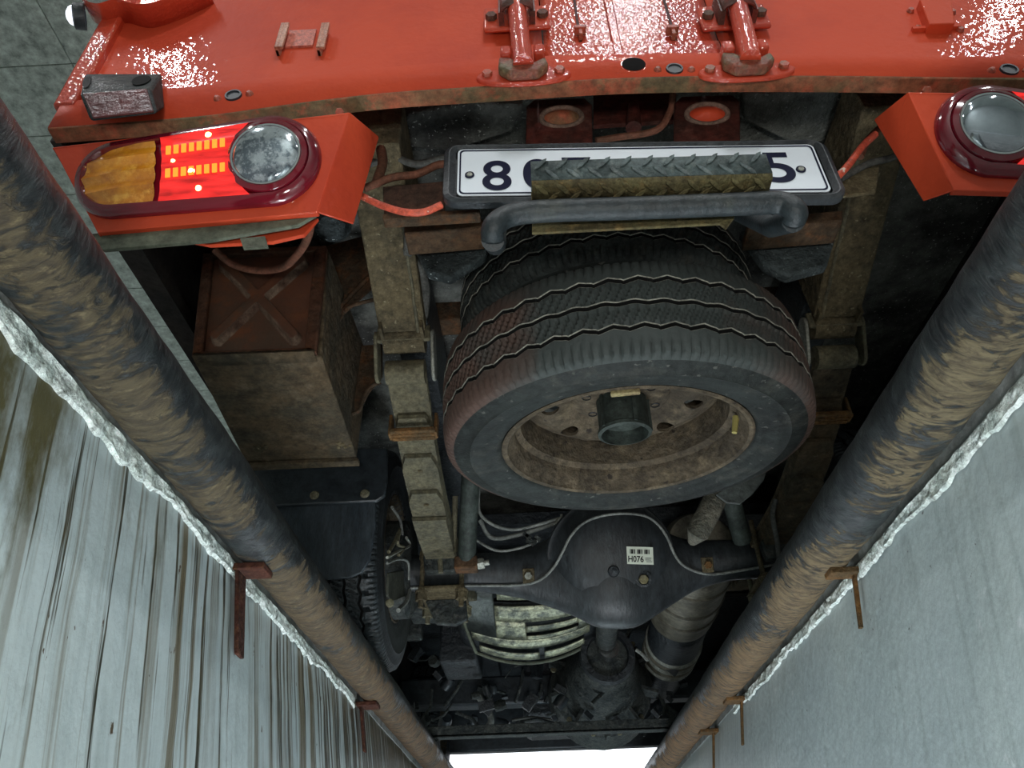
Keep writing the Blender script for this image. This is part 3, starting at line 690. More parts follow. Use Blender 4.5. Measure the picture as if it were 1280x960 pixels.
for i in range(nb):
    x = tx0+pitch*(i+.45)
    for k, (dx, dz, a) in enumerate(((0, .25, 1), (.5*pitch, -.22, -1))):
        if x+dx > tx1-.008: continue
        zc = (z_hi+z_lo)/2+dz*(z_hi-z_lo); Lh = .0125
        d = Vector((math.cos(.9)*a, 0, math.sin(.9))); M = frame((0, -1, 0), d, sp(x+dx, .5515, zc))
        mb = MB(); mb.prism([M @ Vector(v) for v in ((-Lh, 0, 0), (-Lh*.5, .0028, 0), (Lh*.5, .0028, 0), (Lh, 0, 0), (Lh*.5, -.0028, 0), (-Lh*.5, -.0028, 0))], (0, -.0022, 0)); mb.build('raised_bar', TREADM, step, bevel=.0008)
        M = frame((0, 0, -1), Vector((math.cos(.8)*a, math.sin(.8), 0)), sp(x+dx, (.556+ybk)/2+(.006 if k else -.006), z_lo-.002))
        mb = MB(); mb.prism([M @ Vector(v) for v in ((-Lh, 0, 0), (-Lh*.5, .0028, 0), (Lh*.5, .0028, 0), (Lh, 0, 0), (Lh*.5, -.0028, 0), (-Lh*.5, -.0028, 0))], (0, 0, -.002)); mb.build('raised_bar', TREADB, step, bevel=.0008)
yt = .575
tubepts = [at(616, 300, y=yt+.012), at(617, 284, y=yt), at(636, 270, y=yt), at(680, 264, y=yt), at(800, 260, y=yt), at(930, 255, y=yt), at(975, 254, y=yt), at(994, 264, y=yt), at(992, 276, y=yt+.012)]
cv = curve(tubepts, 8)
mb = MB(); mb.tube(cv, .0132, 18); mb.tube([cv[0], cv[0]+Vector((0, .055, .05)), cv[0]+Vector((0, .17, .22))], .0132, 14); mb.tube([cv[-1], cv[-1]+Vector((0, .055, .05)), cv[-1]+Vector((0, .17, .22))], .0132, 14)
mb.build('step_tube', STEPT, T, ang=60)
Ppoly('step_flange', [(665, 276), (700, 272), (704, 268), (722, 268), (724, 270), (880, 263), (918, 262), (918, 272), (908, 285), (900, 279), (665, 291)], {'y': .60}, .004, TREADB, T, .001)

# --- frame rails, cross members
def rail(x, p0, p1, w=.045):
    mb = MB()
    (y0, z0), (y1, z1) = p0, p1
    path = [(y0-.05, z0+.010), (y0, z0), (y1, z1), (y1+.006, z1+.05), (y1+.35, .53), (1.9, .60), (4.1, .55)]
    top = [(y1+.02, .70), (y0-.05, .70)]
    pts = [Vector((x-w, y, z)) for y, z in path[:4]+top]
    fr_ = [Vector((x-w*.8, y, z)) for y, z in path[4:]+[(4.1, .66), (1.9, .72), (y1+.35, .71), (y1+.02, .69), (y1+.02, .56)]]
    MB().prism(fr_, (1.6*w, 0, 0)).build('chassis_rail', DARK, T, bevel=.003)  # forward rail dark: shade under the truck put into its colour
    mb.prism(pts, (2*w, 0, 0))
    o = mb.build('chassis_rail', MUD, T, bevel=.003)
    # weld seam / packed mud ridge along the inner edge and the folded end lips
    r = MB(); sg = 1 if x < XC else -1
    r.tube([Vector((x+sg*(w-.014)+.002*noise.noise(Vector((i, x, 0))), y0+(y1-y0)*i/14, z0+(z1-z0)*i/14-.001)) for i in range(1, 15)], [.003+.0025*abs(noise.noise(Vector((i*1.7, x, 3)))) for i in range(14)], 7)
    r.build('mud_ridge', SPRING, o)
    l = MB()
    for sx in (-1, 1): l.box((x+sx*(w-.006)-.003, y1-.025, z1-.010), (x+sx*(w-.006)+.003, y1+.012, z1+.02))
    l.build('end_lip', MUD, o)
    return o
# rear spring: shackle, eye, leaves
def spring_end(x, p1, side):
    y1, z1 = p1; sg = side
    s = thing('t', '', ''); bpy.data.objects.remove(s)
    # hanger bush under the rail end
    mb = MB(); mb.tube([(x-.040, y1+.030, z1+.004), (x+.040, y1+.030, z1+.004)], .026, 20); hb = mb.build('hanger_bush', MUD, T)
    mb = MB(); mb.box((x-.052, y1+.008, z1-.012), (x+.052, y1+.018, z1+.024)); mb.build('hanger_flange', SPRING, hb, bevel=.003)
    eye = Vector((x, y1+.062, z1-.050))
    for sx in (-1, 1):
        c1 = Vector((x+sx*.052, y1+.030, z1+.004)); c2 = eye+Vector((sx*.052, 0, 0)); mb = MB(); d = (c2-c1); L_ = d.length; d.normalize(); e_ = Vector((1, 0, 0)).cross(d); pts = []
        for i in range(9): t = -PI/2+PI*i/8; pts.append(c2+d*math.cos(t)*.020+e_*math.sin(t)*.020)
        for i in range(9): t = PI/2+PI*i/8; pts.append(c1+d*math.cos(t)*.020+e_*math.sin(t)*.020)
        mb.prism(pts, (sx*.007, 0, 0)); sh = mb.build('shackle_plate', BOLTM if sx*sg < 0 else BOLT, T, bevel=.002)
        for c_ in (c1, c2):
            b = MB(); out = -sg*1.0
            if sx == -sg: hexbolt(b, c_+Vector((sx*.007, 0, 0)), (sx, 0, 0), .0105, .010, .016)
            else: hexbolt(b, c_+Vector((sx*.007, 0, 0)), (sx, 0, 0), .010, .006)
            b.build('nut', BOLT, sh)
    # leaves along the arc from eye to axle
    AX = Vector((x, 1.86, .352))
    def path(t):  # t 0 eye .. 1 axle
        return Vector((x, eye.y+(AX.y-eye.y)*t, eye.z+(AX.z-eye.z)*t-.040*math.sin(PI*t)-.028*math.sin(PI*t)**2*0))
    ms = [SPRING]*4 if side > 0 else [MUDR]*4
    w = .040; starts = [0.0, .13, .27, .42, .55]; th = .009
    for k, s0 in enumerate(starts):
        mb = MB(); pts = []; nseg = 26
        for i in range(nseg+1):
            t = s0+(1.03-s0)*i/nseg; p = path(t); dz = -th*1.25*k; q = (t-s0)
            wv = w if k == 0 or q > .05 or k == 4 else w*(.72+.28*q/.05)
            pts.append((p+Vector((0, 0, dz-.004 if k else 0)), wv))
        rows = [[p+Vector((-wv, 0, 0)), p+Vector((-wv+.002, 0, -th)), p+Vector((wv-.002, 0, -th)), p+Vector((wv, 0, 0)), p+Vector((-wv, 0, 0))] for p, wv in pts]
        mb.grid(rows); mb.add(rows[0][:4], [(0, 1, 2, 3)]); mb.add(rows[-1][:4], [(0, 1, 2, 3)])
        # front half of the leaf, beyond the axle, runs to the fixed eye
        end = 1.03+(1-s0)*.85
        rows = []
        for i in range(13):
            t = 1.0+(end-1.0)*i/12; y = AX.y+(t-1)*.72; z = AX.z+.11*((t-1)/.9)**2*.9-th*1.25*k; rows.append([Vector((x-w, y, z)), Vector((x-w+.002, y, z-th)), Vector((x+w-.002, y, z-th)), Vector((x+w, y, z)), Vector((x-w, y, z))])
        mb.grid(rows)
        lf = mb.build('spring_leaf', ms[min(k, 3)], T, bevel=0, ang=30)
        if k in (1, 2, 3):
            p = path(s0+.06)+Vector((0, 0, -th*1.25*k-.004-th)); b = MB(); b.lathe([(0, .003), (.005, .0028), (.0062, 0)], frame((0, .2, -1), (1, 0, 0), p), 12); b.build('rivet', MUD, lf)
    eb = MB().tube([eye+Vector((-.038, 0, 0)), eye+Vector((.038, 0, 0))], .024, 20).build('spring_eye', SPRING, T)
    # rust-bound clamp around the leaves
    p = path(.17); cl = MB(); M = Matrix.Translation(p+Vector((0, 0, -.030)))
    for dy, hh in ((-.014, .006), (0, .004), (.013, .0055)): cl.box((-.046, dy-.005, -.010-hh*.3), (.046, dy+.006, -.003+hh*.2), M)
    cl.box((-.050, -.012, -.012), (-.043, .014, .036), M); cl.box((.043, -.012, -.012), (.050, .014, .036), M)
    cl.build('spring_clamp', RUSTO, T, bevel=.002)
    return path
pL1 = (1.102, .474); pR1 = (1.14, .492)
rail(-.235, (.80, .570), pL1); rail(.615, (.80, .600), pR1)
spathL = spring_end(-.235, pL1, 1); spathR = spring_end(.615, pR1, -1)
# rear cross members
Ppoly('rear_crossmember', [(505, 279), (604, 273), (604, 284), (505, 292)], {'y': .83}, .05, RUST, T, .003)
Ppoly('rear_crossmember', [(935, 274), (1054, 262), (1054, 276), (935, 286)], {'y': .83}, .05, RUST, T, .003)
Ppoly('underseal_beam', [(512, 296), (614, 290), (606, 320), (562, 347), (534, 340)], {'y': .90}, .02, SPECK, T, .004)
Ppoly('underseal_beam', [(925, 288), (1054, 266), (1034, 332), (985, 345), (955, 330)], {'y': .90}, .02, SPECK, T, .004)
Ppoly('brown_beam', [(515, 341), (1040, 322), (1035, 372), (520, 402)], {'y': 1.36}, .06, RUST, T, .004)
Ppoly('beam_lip', [(520, 364), (1035, 345), (1035, 349), (520, 368)], {'y': 1.355}, .012, MUD, T)
Ppoly('deck_brace', [(470, 150), (585, 128), (655, 132), (640, 165), (560, 190), (470, 180)], {'z': .74}, .03, DECK, T, .004)
Ppoly('deck_brace', [(930, 118), (1110, 108), (1090, 160), (1000, 185), (930, 150)], {'z': .74}, .03, DECK, T, .004)
# plate mounting bracket pieces
Ppoly('plate_bracket', [(478, 233), (556, 226), (556, 262), (480, 268)], {'y': .745}, .006, mat('dark_brown_red', (.085, .045, .032), (.055, .035, .026), rough=.8, scale=15), T, .002)
Ppoly('plate_bracket', [(1042, 214), (1100, 208), (1095, 240), (1042, 246)], {'y': .745}, .006, MUD, T, .002)
Ppoly('plate_bracket', [(478, 267), (556, 263), (600, 261), (600, 266), (478, 273)], {'y': .735}, .02, RUST, T, .002)
# two hanging brackets with oval loops
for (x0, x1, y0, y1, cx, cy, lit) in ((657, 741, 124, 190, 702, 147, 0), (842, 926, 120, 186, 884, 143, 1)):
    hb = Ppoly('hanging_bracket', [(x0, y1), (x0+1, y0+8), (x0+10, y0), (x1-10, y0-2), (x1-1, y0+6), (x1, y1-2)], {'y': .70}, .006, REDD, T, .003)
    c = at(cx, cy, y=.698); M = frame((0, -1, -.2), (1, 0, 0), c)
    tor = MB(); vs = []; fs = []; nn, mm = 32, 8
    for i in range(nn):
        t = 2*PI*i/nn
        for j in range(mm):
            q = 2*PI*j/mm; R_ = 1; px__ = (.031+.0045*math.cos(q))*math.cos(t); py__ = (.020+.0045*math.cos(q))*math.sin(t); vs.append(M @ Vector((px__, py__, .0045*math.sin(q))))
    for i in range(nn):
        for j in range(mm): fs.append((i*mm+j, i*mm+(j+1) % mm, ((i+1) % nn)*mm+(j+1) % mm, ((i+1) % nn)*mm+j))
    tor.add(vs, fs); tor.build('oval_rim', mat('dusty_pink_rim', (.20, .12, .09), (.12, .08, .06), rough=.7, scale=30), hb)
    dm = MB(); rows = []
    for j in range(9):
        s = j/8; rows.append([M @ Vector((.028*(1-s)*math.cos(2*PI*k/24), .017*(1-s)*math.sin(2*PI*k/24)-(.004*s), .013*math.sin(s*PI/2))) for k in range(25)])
    dm.grid(rows); dm.build('oval_boss', RED if lit else REDU, hb)  # brighter red where the boss is lit: light put into the colour
# dim red crosspiece and studs between the brackets
Ppoly('red_crosspiece', [(742, 118), (842, 114), (842, 150), (742, 156)], {'y': .76}, .008, REDD, T)
mb = MB(); mb.tube([at(792, 160, y=.74), at(792, 132, y=.74)], [.013, .009], 12); mb.build('stud', REDD, T)
mb = MB(); mb.tube(curve([at(841, 118, y=.70), at(838, 138, y=.71), at(820, 163, y=.72), at(770, 172, y=.73), at(745, 176, y=.73)]), .0055, 8); mb.build('cable', BRNCAB, T)
# --- cables and hoses
def cable(name, px, y, r, m, lab=None, n=8):
    pts = [at(a, b, y=(y if not isinstance(y, (list, tuple)) else y[i])) for i, (a, b) in enumerate(px)]
    return MB().tube(curve(pts, 8), r, n).build(name, m, T, ang=60, label=lab)
cable('taped_cable', [(452, 245), (475, 256), (505, 265), (530, 265), (552, 256)], .70, .0052, REDCAB, 'red taped cable')
cable('cable', [(455, 236), (490, 222), (520, 218), (545, 207), (556, 205)], .73, .006, BRNCAB)
cable('cable', [(462, 205), (490, 196), (520, 205), (560, 196)], .78, .006, HOSE)
cable('cable', [(476, 186), (478, 205), (470, 230)], .74, .008, BRNCAB)
cable('taped_cable', [(1042, 226), (1060, 207), (1078, 183), (1094, 168)], .70, .0055, REDCAB, 'red taped cable with a white joint')
cable('cable', [(1050, 224), (1085, 205), (1112, 198), (1130, 190)], .74, .0055, HOSE)
cable('cable', [(1075, 196), (1084, 176), (1100, 160)], .76, .006, BRNCAB)
cable('brake_hose', [(390, 270), (384, 298), (372, 318), (352, 335), (320, 338), (290, 330), (268, 312)], [.68, .74, .80, .88, .92, .92, .90], .0062, BRNCAB, 'brown dusty hose')
cable('wiring_loom', [(512, 272), (512, 305), (511, 320), (525, 335), (531, 360), (529, 395)], [.86, .92, .96, 1.0, 1.04, 1.10], .0105, HOSE, n=10)
c = at(540, 343, y=1.05)
MB().lathe([(0, .004), (.006, .003), (.008, -.004), (0, -.006)], frame((0, -1, 0), (1, 0, 0), c), 12).build('bolt_head', BOLT, T)

# --- tool box on the left
bx = MB(); yb = 1.0
TL, TR, BR, BL = at(257, 318, y=yb), at(406, 313, y=yb), at(393, 446, y=yb), at(243, 452, y=yb)
FL, FR = at(308, 580, z=BL.z), at(446, 573, z=BR.z)
TRF = Vector((FR.x+.004, FR.y, TR.z)); TLF = Vector((FL.x, FL.y, TL.z)); TR2 = TR+Vector((.008, 0, 0)); BR2 = BR+Vector((.012, 0, 0))
tb_ = MB(); tb_.add([TL, TR2, BR2, BL, TLF, TRF, FR, FL], [(0, 3, 2, 1), (0, 1, 5, 4), (3, 7, 6, 2), (0, 4, 7, 3), (1, 2, 6, 5), (4, 5, 6, 7)])
tbx = tb_.build('tool_box', MUDR, T, bevel=.003)
# end panel: proud frame with a recessed sheet and an X pressed into it
u2 = (TR-TL); v2 = (TL-BL)
def tp(a, b, h=0): return BL+(BR-BL)*a+((TL+(TR-TL)*a)-(BL+(BR-BL)*a))*b+Vector((0, -h, 0))
fr = MB()
for (a0, b0, a1, b1) in ((0, 0, .085, 1), (.93, 0, 1.03, 1), (0, .94, 1, 1), (.0, 0, 1.0, .045)):
    fr.prism([tp(a0, b0, 0), tp(a1, b0, 0), tp(a1, b1, 0), tp(a0, b1, 0)], (0, -.014, 0))
fr.build('end_frame', BOXR, tbx, bevel=.003)
# smooth sheet with raised X
n = 90; rows = []
for j in range(n+1):
    r = []
    for i in range(n+1):
        a = .085+.845*i/n; b = .045+.895*j/n; A_, B_ = i/n, j/n
        h = 0
        for (x0, y0, x1, y1) in ((.12, .14, .88, .90), (.12, .90, .88, .12)):
            dx, dy = x1-x0, y1-y0; t = max(0, min(1, ((A_-x0)*dx+(B_-y0)*dy)/(dx*dx+dy*dy))); d = math.hypot(A_-x0-dx*t, B_-y0-dy*t)
            h = max(h, .016*max(0, min(1, (.060-d)/.014)))
        h += .0012*noise.noise(Vector((A_*6, B_*6, 0)))
        r.append(tp(a, b, .002+h))
    rows.append(r)
pm = MB().grid(rows)
for fi, fc in enumerate(pm.f):
    ys_ = [pm.v[k][1] for k in fc]; zs_ = [(pm.v[k][1], pm.v[k][2]) for k in fc]
    if max(ys_)-min(ys_) > .0035: pm.mi[fi] = 1
pm.build('pressed_panel', [mat('rust_red_sheet', (.115, .048, .028), (.075, .046, .030), (.15, .055, .024), rough=.5, scale=7, bump=.12, fine=False), mat('worn_ridge_edge', (.20, .14, .10), (.09, .05, .035), rough=.6, scale=18)], tbx, ang=60)
mb = MB(); rows = []
for i in range(40):
    t = i/39; p = tp(.02+1.0*t, 0.0, .015); q = .003*noise.noise(Vector((i*.6, 0, 0))); rows.append([p+Vector((0, .0, .004+q)), p+Vector((0, -.004, -.003)), p+Vector((0, .02, -.006+q*.6))])
mb.grid(rows); mb.build('muddy_edge', MUDR, tbx, solid=.003)
mb = MB(); mb.box((FL.x-.008, FL.y-.012, BL.z-.012), (FR.x+.004, FL.y+.01, BL.z-.002)); mb.build('bottom_flange', MUDR, tbx, bevel=.002)
for px_, py_ in ((326, 561), (430, 556)):
    q = at(px_, py_, z=BL.z-.002); mb = MB()
    for i in range(14):
        a = q+Vector((random.uniform(-.014, .014), random.uniform(-.010, .010), 0)); s_ = random.uniform(.002, .0055); mb.lathe([(0, s_), (s_*.8, s_*.5), (s_, -.001)], frame((random.uniform(-.3, .3), random.uniform(-.3, .3), -1), (1, 0, 0), a), 6)
    mb.build('mud_lump', MUD, tbx)
# gusset to the rail
Ppoly('box_gusset', [(398, 310), (470, 290), (482, 345), (430, 392), (412, 425), (404, 440), (400, 400)], {'y': 1.12}, .005, RUST, T, .002)
cable('gusset_rib', [(473, 335), (440, 368), (418, 395), (412, 425)], 1.117, .005, RUST)
cable('gusset_rib', [(478, 372), (440, 382), (430, 390)], 1.117, .004, RUST)
Ppoly('box_bracket', [(438, 432), (478, 430), (478, 470), (462, 490), (452, 508), (444, 516), (440, 480)], {'y': 1.28}, .005, RUST, T, .002)
cable('bracket_lip', [(476, 478), (462, 484), (454, 498), (450, 512), (440, 518)], 1.275, .004, RUST)
c = at(412, 283, y=.98); MB().lathe([(0, .012), (.020, .010), (.030, 0), (.032, -.05), (0, -.05)], frame((0, -.5, -.6), (1, 0, 0), c), 24).build('body_mount', SPECK, T)

# --- mud flap and its holder
Ppoly('flap_holder', [(300, 560), (484, 560), (484, 600), (481, 619), (470, 626), (300, 634)], {'y': 1.50}, .012, BLACK, T, .003)
Ppoly('mud_flap', [(300, 632), (470, 620), (469, 660), (462, 700), (452, 715), (436, 722), (405, 724), (300, 716)], {'y': 1.515}, .008, FLAP, T, .002)
for px_, py_ in ((393, 619), (456, 617)):
    mb = MB(); M = frame((0, -1, 0), (1, 0, 0), at(px_, py_, y=1.497)); mb.lathe([(0, .006), (.008, .005), (.011, 0)], M, 14); mb.build('bolt', BOLTM, T)

# ------------------------------------------------------------------ wheels
def wheel(parent, center, axis, R, W, zig=True, N=None, mats=(RUBBER, RUBSIDE, RUBEDGE), dish=1, rimr=.205, blocks=False, hub=False, xax=(1, 0, 0), redcast=False):
    """axis: local z, pointing away from the face we see (face at z = -W/2)"""
    M = frame(axis, xax, center); periods = 46 if zig else 44; per = 12; N = periods*per
    cols = []    # (z, r, amp, notch type)
    hw = W/2
    bead_r = rimr+.006
    side = [(bead_r-.004, -hw*.74), (bead_r+.004, -hw*.90), (bead_r+.012, -hw*.955), (bead_r+.018, -hw*.945), (bead_r+.030, -hw*1.0), (bead_r+.045, -hw*1.03), (R-.052, -hw*1.03), (R-.047, -hw*1.055), (R-.043, -hw*1.025), (R-.030, -hw*1.0), (R-.020, -hw*.965)]
    for r, z in side: cols.append((z, r, 0, 0, 1))
    cols.append((-hw*.93, R-.0125, 0, 1, 0)); cols.append((-hw*.88, R-.007, 0, 1, 0)); cols.append((-hw*.74, R-.0035, 0, 1, 0)); cols.append((-hw*.60, R-.002, 0, 0, 0))
    gd = .009; gw = .0032
    gz = [-hw*.46, 0, hw*.46] if zig else [-hw*.5, -hw*.17, hw*.17, hw*.5]
    for gi, g in enumerate(gz):
        cr = R-.0025*(abs(g)/hw); amp = .0035 if (gi != 1) else .0018
        cols += [(g-gw-.0014, cr, amp, 0, 0), (g-gw, cr-.0012, amp, 0, 2), (g-gw+.001, cr-gd, amp, 0, 3), (g+gw-.001, cr-gd, amp, 0, 3), (g+gw, cr-.0012, amp, 0, 2), (g+gw+.0014, cr, amp, 0, 0)]
        if gi < len(gz)-1:
            nx = gz[gi+1]
            for q in (.25, .42, .58, .75): cols.append((g+(nx-g)*q, cr, 0, 2 if q in (.42, .58) else 3, 0))
    cols += [(hw*.60, R-.002, 0, 0, 0), (hw*.74, R-.0035, 0, 1, 0), (hw*.88, R-.007, 0, 1, 0), (hw*.93, R-.0125, 0, 1, 0)]
    for r, z in reversed(side): cols.append((-z, r, 0, 0, 1))
    vs = []
    for ci, (z, r, amp, nt, _) in enumerate(cols):
        for k in range(N):
            a = 2*PI*k/N; ph = (k % per)/per; tri = 1-4*abs(ph-.5) if amp > .002 else math.sin(2*PI*ph)
            if amp and ph > .8: tri *= .6
            rr = r
            if nt == 1 and (k % 4) == 0: rr -= .005
            if nt in (2, 3) and (k % 4) == (ci % 4): rr -= .007
            if blocks and not nt and abs(z) > hw*.55 and abs(z) < hw*.94 and k % 12 in (0, 1, 2): rr -= .012
            vs.append(M @ Vector((rr*math.cos(a), rr*math.sin(a), z+amp*tri)))
    mi = []; fs = []; nc = len(cols)
    for i in range(nc-1):
        kd = 1 if cols[i][4] == 1 and cols[i+1][4] == 1 else 0
        if {cols[i][4], cols[i+1][4]} == {2, 0} and cols[i][0] > cols[i][0]-1:
            kd = 2
        if {cols[i][4], cols[i+1][4]} <= {3, 2}: kd = 3
        for k in range(N):
            fs.append((i*N+k, i*N+(k+1) % N, (i+1)*N+(k+1) % N, (i+1)*N+k)); mi.append(kd)
    mb = MB(); mb.v = [tuple(v) for v in vs]; mb.f = fs; mb.mi = mi
    ty = mb.build('tyre', [mats[0], mats[1], mats[2], mat('groove_black', (.010, .010, .010), rough=.9, bump=0)], parent, ang=40)
    # rim
    rm = MB(); fl = rimr
    rm.lathe([(fl+.006, -hw*.86), (fl+.008, -hw*.90), (fl+.004, -hw*.93), (fl-.002, -hw*.90), (fl-.005, -hw*.80), (fl-.012, -hw*.70), (fl-.016, -hw*.45), (fl-.026, -hw*.36), (fl-.030, -hw*.02), (fl-.030, hw*.20), (fl-.018, hw*.35), (fl-.014, hw*.75), (fl+.006, hw*.9)], M, 96)
    rimo = rm.build('rim', RIM, parent, ang=35)
    # disc with hand holes
    dz = hw*.20; r_in, r_out = .088, rimr-.030; hr = .0165; hc = .128; nh = 8
    dk = MB(); seg = 24
    for h in range(nh):
        a0 = 2*PI*(h-.5)/nh; a1 = 2*PI*(h+.5)/nh; bound = []; k = 6
        for i in range(k): bound.append((r_in, a0+(a1-a0)*i/k))
        for i in range(k): bound.append((r_in+(r_out-r_in)*i/k, a1))
        for i in range(k): bound.append((r_out, a1+(a0-a1)*i/k))
        for i in range(k): bound.append((r_out+(r_in-r_out)*i/k, a0))
        am = (a0+a1)/2; cx, cy = hc*math.cos(am), hc*math.sin(am)
        def zf(r): return dz-(.020*math.sin(max(0, min(1, (r-r_in)/(r_out-r_in)))*PI))*dish
        B = [Vector((r*math.cos(t), r*math.sin(t), zf(r))) for r, t in bound]; C_ = []; D_ = []
        for b in B:
            t = math.atan2(b.y-cy, b.x-cx); q = Vector((cx+hr*math.cos(t), cy+hr*math.sin(t), 0)); q.z = zf(q.xy.length); C_.append(q); D_.append(q+Vector((0, 0, .006)))
        allv = [M @ v for v in B+C_+D_]; m_ = len(B)
        dk.add(allv, [(i, (i+1) % m_, m_+(i+1) % m_, m_+i) for i in range(m_)]+[(m_+i, m_+(i+1) % m_, 2*m_+(i+1) % m_, 2*m_+i) for i in range(m_)])
    dk.lathe([(r_in, dz), (.080, dz-.006), (.060, dz-.007), (.045, dz-.007), (.040, dz+.02)], M, 64)
    dk.build('wheel_disc', RIM, parent, ang=35)
    for i in range(6):
        a = 2*PI*i/6+.3; MB().lathe([(.0085, .0), (.0075, -.001), (.007, .004)], M @ Matrix.Translation((.066*math.cos(a), .066*math.sin(a), dz-.008)), 14).build('bolt_hole', BLACKHOLE, parent)
    return M, dz
ax6 = Vector((0, -math.sin(math.radians(6)), math.cos(math.radians(6))))
def redmix(name):
    """rubber whose left and right flanks carry reddish dust (dirt follows the object, by x)"""
    m = bpy.data.materials.new(name); m.use_nodes = True; nt = m.node_tree; N = nt.nodes; L = nt.links; p = N['Principled BSDF']
    tc = N.new('ShaderNodeTexCoord'); sx = N.new('ShaderNodeSeparateXYZ'); L.new(tc.outputs['Object'], sx.inputs[0])
    n = N.new('ShaderNodeTexNoise'); n.inputs['Scale'].default_value = 9; n.inputs['Detail'].default_value = 8; L.new(tc.outputs['Object'], n.inputs['Vector'])
    ab = N.new('ShaderNodeMath'); ab.operation = 'ABSOLUTE'; s0 = N.new('ShaderNodeMath'); s0.operation = 'SUBTRACT'; L.new(sx.outputs[0], s0.inputs[0]); s0.inputs[1].default_value = .165; L.new(s0.outputs[0], ab.inputs[0])
    ad = N.new('ShaderNodeMath'); ad.operation = 'ADD'; mu = N.new('ShaderNodeMath'); mu.operation = 'MULTIPLY'; mu.inputs[1].default_value = 3.0; L.new(ab.outputs[0], mu.inputs[0]); L.new(mu.outputs[0], ad.inputs[0]); L.new(n.outputs['Fac'], ad.inputs[1])
    r = N.new('ShaderNodeMapRange'); r.inputs[1].default_value = .92; r.inputs[2].default_value = 1.25; L.new(ad.outputs[0], r.inputs[0])
    n2 = N.new('ShaderNodeTexNoise'); n2.inputs['Scale'].default_value = 26; n2.inputs['Detail'].default_value = 8; L.new(tc.outputs['Object'], n2.inputs['Vector'])
    def mix(f, a, b):
        x = N.new('ShaderNodeMix'); x.data_type = 'RGBA'; L.new(f, x.inputs[0])
        for v, i in ((a, 6), (b, 7)):
            if isinstance(v, tuple): x.inputs[i].default_value = (*v, 1)
            else: L.new(v, x.inputs[i])
        return x.outputs[2]
    base = mix(n2.outputs['Fac'], (.030, .038, .036), (.055, .064, .060)); red = mix(n2.outputs['Fac'], (.050, .030, .023), (.105, .058, .043))
    L.new(mix(r.outputs[0], base, red), p.inputs['Base Color']); p.inputs['Roughness'].default_value = .75
    b = N.new('ShaderNodeBump'); b.inputs['Strength'].default_value = .3; b.inputs['Distance'].default_value = .004; n3 = N.new('ShaderNodeTexNoise'); n3.inputs['Scale'].default_value = 150; L.new(tc.outputs['Object'], n3.inputs['Vector']); L.new(n3.outputs['Fac'], b.inputs['Height']); L.new(b.outputs[0], p.inputs['Normal'])
    return m
RUBX = redmix('dusty_spare_rubber')
W1 = thing('spare_wheel', 'large muddy spare wheel hung under the truck, its brown rim facing down', 'wheel', (.175, 1.11, .285))
M1, dz1 = wheel(W1, (.168, 1.11, .285), ax6, .318, .176, mats=(RUBX, RUBSIDE, RUBEDGE), rimr=.208)
hubc = MB(); hubc.lathe([(.045, dz1+.02), (.044, -.045), (.047, -.048), (.047, -.054), (.041, -.056), (.039, -.030), (.0, -.026)], M1, 40); hb = hubc.build('centre_cup', TUBE, W1)
for i in range(5):
    a = 2*PI*i/5; mb = MB(); mb.box((.042, -.003, -.05), (.049, .003, dz1), M1 @ Matrix.Rotation(a, 4, 'Z')); mb.build('rib', TUBE, hb)
# wheel weight and valve on the rim flange
Mw = M1 @ Matrix.Rotation(math.radians(-97+15), 4, 'Z')
mb = MB(); mb.box((.202, -.022, -.088), (.212, .022, -.080), M1 @ Matrix.Rotation(math.radians(-96), 4, 'Z')); mb.build('balance_weight', mat('ochre_weight', (.30, .25, .12), (.2, .15, .08), rough=.7, scale=40), W1, bevel=.002)
mb = MB(); mb.tube([M1 @ Vector((.188, -.03, -.045)), M1 @ Vector((.180, -.03, -.075))], [.006, .0045], 10); mb.build('valve', mat('yellow_cap', (.35, .30, .10), rough=.6), W1)
W2 = thing('spare_wheel', 'smaller spare tyre squeezed between the big spare wheel and the number plate step', 'wheel', (.16, 1.13, .510))
wheel(W2, (.16, 1.13, .510), ax6, .285, .145, mats=(RUBBER, RUBSIDE, RUBEDGE), rimr=.168)

# --- rear axle
def lerp(x, tab):
    for (a, b), (c, d) in zip(tab, tab[1:]):
        if x <= c: t = (x-a)/(c-a); return b+(d-b)*t
    return tab[-1][1]
AXC = Vector((.195, 1.86, .287))
hup = [(-.85, .045), (-.30, .045), (-.21, .052), (-.14, .088), (-.085, .138), (-.03, .155), (.04, .158), (.09, .140), (.14, .095), (.19, .062), (.26, .055), (.85, .048)]
hdn = [(-.85, .045), (-.38, .045), (-.23, .075), (-.10, .125), (-.045, .160), (.05, .163), (.10, .135), (.21, .072), (.30, .048), (.85, .045)]
xs_ = sorted(set([-.62+1.24*i/24 for i in range(25)]+[-.24+.48*i/70 for i in range(71)]))
rows = []
for x in xs_:
    u_, d_ = (sum(lerp(x+q*.012, t_)*w_ for q, w_ in ((-3, 1), (-2, 2), (-1, 3), (0, 4), (1, 3), (2, 2), (3, 1)))/16 for t_ in (hup, hdn)); row = []
    for k in range(33):
        t = 2*PI*k/32; c, s = math.cos(t), math.sin(t); hgt = u_ if s > 0 else d_
        dep = .048+.05*math.exp(-(x/.12)**2)
        row.append(AXC+Vector((x, dep*c*1.0, hgt*s)))
    rows.append(row)
mb = MB(); mb.grid(rows); ax = mb.build('rear_axle', AXLE, T, ang=60)
